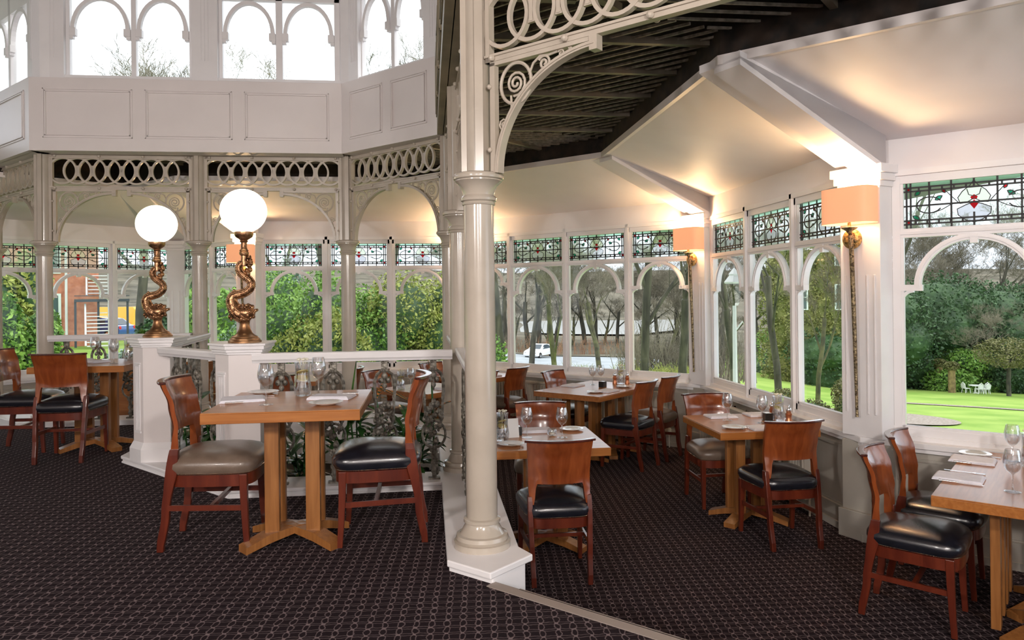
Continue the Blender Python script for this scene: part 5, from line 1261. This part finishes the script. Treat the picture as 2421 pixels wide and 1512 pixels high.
# ---- cars
def car(px, d, rz, body, label, name='car', s_=1.0, van=False):
    x, y = brg(px, d); r = empty(name, (x, y, gz(x, y)+.12), rz, label, 'van' if van else 'car'); r.scale = (s_, s_, s_)
    P = [(-2.15, .30), (-2.2, .62), (-2.1, .88), (-1.75, .95), (-1.25, 1.36), (-.55, 1.46), (.35, 1.43), (1.0, .98), (1.75, .86), (2.1, .70), (2.2, .42), (2.15, .28)] if not van else [(-2.3, .3), (-2.35, 1.9), (-2.2, 2.1), (1.1, 2.1), (1.6, 1.25), (2.2, 1.0), (2.3, .3)]
    b_ = MB(); n = len(P); lay = [(-.80, .96), (-.72, 1.0), (.72, 1.0), (.80, .96)]; vs = []
    for yy, sc in ((-.86, .93), (-.80, 1), (.80, 1), (.86, .93)):
        for (xx, zz) in P: t = max(0, (zz-.9)/.56); vs.append((xx*sc, yy*(1-.20*t), .3+(zz-.3)*sc))
    fs = [tuple(range(n)), tuple(range(3*n, 4*n))[::-1]]+[(j*n+i, (j+1)*n+i, (j+1)*n+(i+1) % n, j*n+(i+1) % n) for j in range(3) for i in range(n)]
    b_.add(vs, fs); b_.build('body', body, r, smooth=35)
    w_ = MB()
    if not van:
        for s2 in (-1, 1): w_.add([(-1.15, s2*.815, .98), (.75, s2*.815, .98), (.28, s2*.70, 1.37), (-.55, s2*.69, 1.39), (-1.0, s2*.75, 1.28)], [(0, 1, 2, 3, 4)])
        w_.add([(1.02, -.66, 1.0), (1.02, .66, 1.0), (.42, .58, 1.42), (.42, -.58, 1.42)], [(0, 1, 2, 3)]); w_.add([(-1.77, -.62, .98), (-1.77, .62, .98), (-1.27, .56, 1.36), (-1.27, -.56, 1.36)], [(0, 1, 2, 3)])
    else: w_.add([(1.62, -.7, 1.28), (1.62, .7, 1.28), (1.16, .62, 2.0), (1.16, -.62, 2.0)], [(0, 1, 2, 3)])
    w_.build('window', 'car_glass', r)
    for sx in (-1.35, 1.38):
        for sy in (-1, 1):
            t = MB(); t.T = Matrix.Translation((sx, sy*.78, .31)) @ Matrix.Rotation(PI/2, 4, 'X'); t.lathe([(0, -.1), (.31, -.1), (.33, -.06), (.33, .06), (.31, .1), (0, .1)], n=20); wl = t.build('wheel', 'tyre', r, smooth=40)
            t2 = MB(); t2.T = Matrix.Translation((sx, sy*.885, .31)) @ Matrix.Rotation(PI/2, 4, 'X'); t2.lathe([(0, -.01), (.19, -.01), (.19, .01), (0, .01)], n=14); t2.build('hubcap', 'chrome', wl)
    h = MB()
    for sy in (-.6, .6): h.ball((2.12, sy, .66), .12, 8, 6, (.5, 1.3, .7))
    h.build('headlights', 'chrome', r); h = MB()
    for sy in (-.66, .66): h.ball((-2.15, sy, .75), .12, 8, 6, (.4, 1.0, 1.3))
    h.build('tail_lights', 'tail_light', r); return r
car(1273, 80, R_(-35-90), 'car_white', 'small white car parked on the road behind the back windows')
car(238, 58, R_(160), 'car_blue', 'blue car behind the fire escape stairs')
car(262, 70, R_(170), 'van_yellow', 'yellow van beyond the blue car', 'van', 1.0, True)
# ---- brick building with fire escape (left)
bx, by = brg(120, 50); r = empty('brick_building', (bx, by, gz(bx, by)), R_(32), 'red brick building in the left windows', 'building')
b = MB(); b.box(-9, 2.45, 0, 10, 0, 9); b.build('wall', 'brick', r)
for (x, z0, z1) in ((-.1, .9, 3.0), (-.1, 4.4, 6.6), (-4, .9, 3.0), (-4, 4.4, 6.6)):
    f = MB(); f.box(x-.6, x+.6, -.08, .05, z0-.12, z1+.12); f = f.build('window', 'sash', r); p = MB(); p.box(x-.45, x+.45, -.10, -.07, z0, z1); p.build('pane', 'dark_pane', f)
b = MB(); b.prism([(-9.5, -.6), (2.9, -.6), (2.9, 10.6), (-9.5, 10.6)], 9, 9.2, [(-5, 4.5), (-1, 4.5), (-1, 5.5), (-5, 5.5)]); b.prism([(-9.5, -.6), (2.9, -.6), (2.9, 10.6), (-9.5, 10.6)], 9.0, 12, [(-6, 4.5), (-.5, 4.5), (-.5, 5.5), (-6, 5.5)]); b.build('roof', 'slate', r)
b = MB(); b.tube([(.75, -.15, 0), (.75, -.15, 9)], .07, 8); b.build('drainpipe', 'tread', r)
ex, ey = brg(232, 49); fe = empty('fire_escape', (ex, ey, gz(ex, ey)), R_(24), 'dark steel fire escape stairs with pale treads beside the brick building', 'stairs')
t = MB()
for k in range(9): z = 3.1+k*.21; t.box(-.5+k*.0, .5, .1+k*.23, .36+k*.23, z, z+.05)
t.build('upper_treads', 'tread', fe); t = MB()
for k in range(10): z = .25+k*.2; t.box(-.6, .45, -.2-k*.24, .06-k*.24, 2.2-z, 2.25-z)
t.build('lower_treads', 'tread', fe); t = MB(); t.box(-1.2, 1.6, -.4, .2, 2.62, 2.78); t.box(-1.2, 1.6, -.4, .3, 2.95, 2.99)
for x in (-1.15, .0, .85, 1.5): t.box(x-.06, x+.06, -.3, -.2, 0, 2.7)
t.build('landing', 'fire_escape', fe); t = MB()
for x in (-.58, .58): t.tube([(x, .1, 3.0), (x, 2.3, 5.1)], .05, 6); t.tube([(x, .1, 4.0), (x, 2.3, 6.1)], .025, 6)
for x in (-.66, .52): t.tube([(x, -.1, 2.5), (x, -2.4, .2)], .05, 6)
t.build('stringers', 'tread', fe)
# ---- ivy house (right)
ix, iy = brg(1975, 75); r = empty('ivy_house', (ix, iy, gz(ix, iy)-1), R_(-28), 'ivy-covered house with two pale sash windows, in the third right-hand pane', 'building')
b = MB(); b.box(-6, 2.2, 0, 8, 0, 14); b.build('wall', 'ivy', r)
rg = np.random.default_rng(3)
leaf_cloud('creeper', [(-6+1.2*i, -.05, 1.2+2.4*j, .95, .25, 1.6) for i in range(7) for j in range(6)], 16000, .16, 'ivy', None, None, seed=5, parent=r)
for (x, z0, z1) in ((.55, 8.4, 10.6), (.55, 12.5, 13.8), (-3, 8.4, 10.6)):
    f = MB(); f.box(x-.62, x+.62, -.5, -.3, z0-.1, z1+.1); f = f.build('window', 'sash', r); p = MB(); p.box(x-.48, x+.48, -.53, -.5, z0, (z0+z1)/2-.04); p.box(x-.48, x+.48, -.53, -.5, (z0+z1)/2+.04, z1); p.build('pane', 'dark_pane', f)
# ---- outdoor lantern by the right corner
lx, ly = brg(1736, 14.5); r = empty('street_lantern', (lx, ly, -2.8), 0, 'old-fashioned lamp post lantern in the first right-hand pane', 'lantern')
b = MB(); b.tube([(0, 0, 0), (0, 0, 3.85)], [.06, .035], 10); b.build('post', 'garden_white', r)
b = MB(); b.lathe([(.07, 3.85), (.10, 3.9), (.155, 4.25), (.155, 4.27)], n=6, cap=False); b.build('lamp_glass', 'window_glass', r)
b = MB(); b.lathe([(.19, 4.27), (.20, 4.30), (.10, 4.42), (.11, 4.45), (.05, 4.52), (.0, 4.58)], n=6); b.build('hood', 'garden_white', r)
b = MB(); b.tube([(0, .0, 3.35), (.16, 0, 3.55), (.2, 0, 3.47), (.28, 0, 3.55), (.34, 0, 3.5)], .014, 6); b.build('scroll_arm', 'garden_white', r)
# ---- garden furniture
def gchair():
    r = empty('garden_chair'); tag(r, 'x', 'garden chair'); b_ = MB(); b_.box(-.24, .24, -.24, .24, .42, .46); b_.build('seat', 'garden_white', r)
    b_ = MB(); b_.tube([(-.24, -.24, .44), (-.26, -.3, .8), (0, -.33, 1.0), (.26, -.3, .8), (.24, -.24, .44)], .03, 6); b_.box(-.2, .2, -.3, -.27, .5, .9); b_.build('backrest', 'garden_white', r)
    for sx in (-1, 1):
        for sy in (-1, 1): b_ = MB(); b_.tube([(sx*.2, sy*.2, .44), (sx*.25, sy*.25, 0)], .028, 5); b_.build('leg', 'garden_white', r)
    return r
GC = gchair(); tx, ty = brg(2304, 78); tz = gz(tx, ty)
gt = empty('garden_table', (tx, ty, tz), 0, 'round white garden table among white chairs on the lawn', 'garden table'); b = MB(); b.lathe([(0, .70), (.55, .70), (.55, .74), (0, .74)], n=24); b.build('tabletop', 'garden_white', gt); b = MB(); b.lathe([(.3, 0), (.05, .1), (.05, .7)], n=12); b.build('base', 'garden_white', gt)
for (dx, dy, a, lb) in ((-.85, .1, -90, 'white garden chair left of the garden table'), (.85, 0, 90, 'white garden chair right of the garden table'), (-.3, -.75, 0, 'white garden chair in front, left of centre, at the garden table'), (.4, -.72, 10, 'white garden chair in front, right of centre, at the garden table')):
    place(GC, (tx+dx, ty+dy, gz(tx+dx, ty+dy)), R_(a), lb, 'white garden chairs')
mat('post_bark', (.22, .15, .07), .9, fn=noisy((.15, .10, .05), (.32, .24, .10), 3))
for px, d, h, lb in ((2219, 80, 2.6, 'left of two ivy-topped post trunks on the lawn'), (2248, 77, 2.4, 'right of two ivy-topped post trunks on the lawn')):
    x, y = brg(px, d); r = empty('post_trunk', (x, y, gz(x, y)), 0, lb, 'tree stump', 'post trunks on the lawn'); b = MB(); b.tube([(0, 0, 0), (0, 0, h)], [.32, .30], 10); b.build('trunk', 'post_bark', r); leaf_cloud('foliage', [(0, 0, h, .65, .5, .4)], 900, .12, 'foliage_olive', None, None, seed=3, parent=r)
x, y = brg(2383, 76); r = empty('lawn_tree', (x, y, gz(x, y)), 0, 'lone twiggy tree at the edge of the lawn right of the garden seats', 'tree'); r.scale = (.9, .9, .72)
for nm, me in zip(('trunk', 'twigs'), TREE[2]): o = bpy.data.objects.new(nm, me); COL.objects.link(o); o.parent = r
leaf_cloud('foliage', [(0, 0, 5.2, 3.2, 2.5, 1.8), (1.5, 0, 4.6, 2.5, 2, 1.4)], 5000, .12, 'foliage_olive', None, None, seed=9, parent=r)
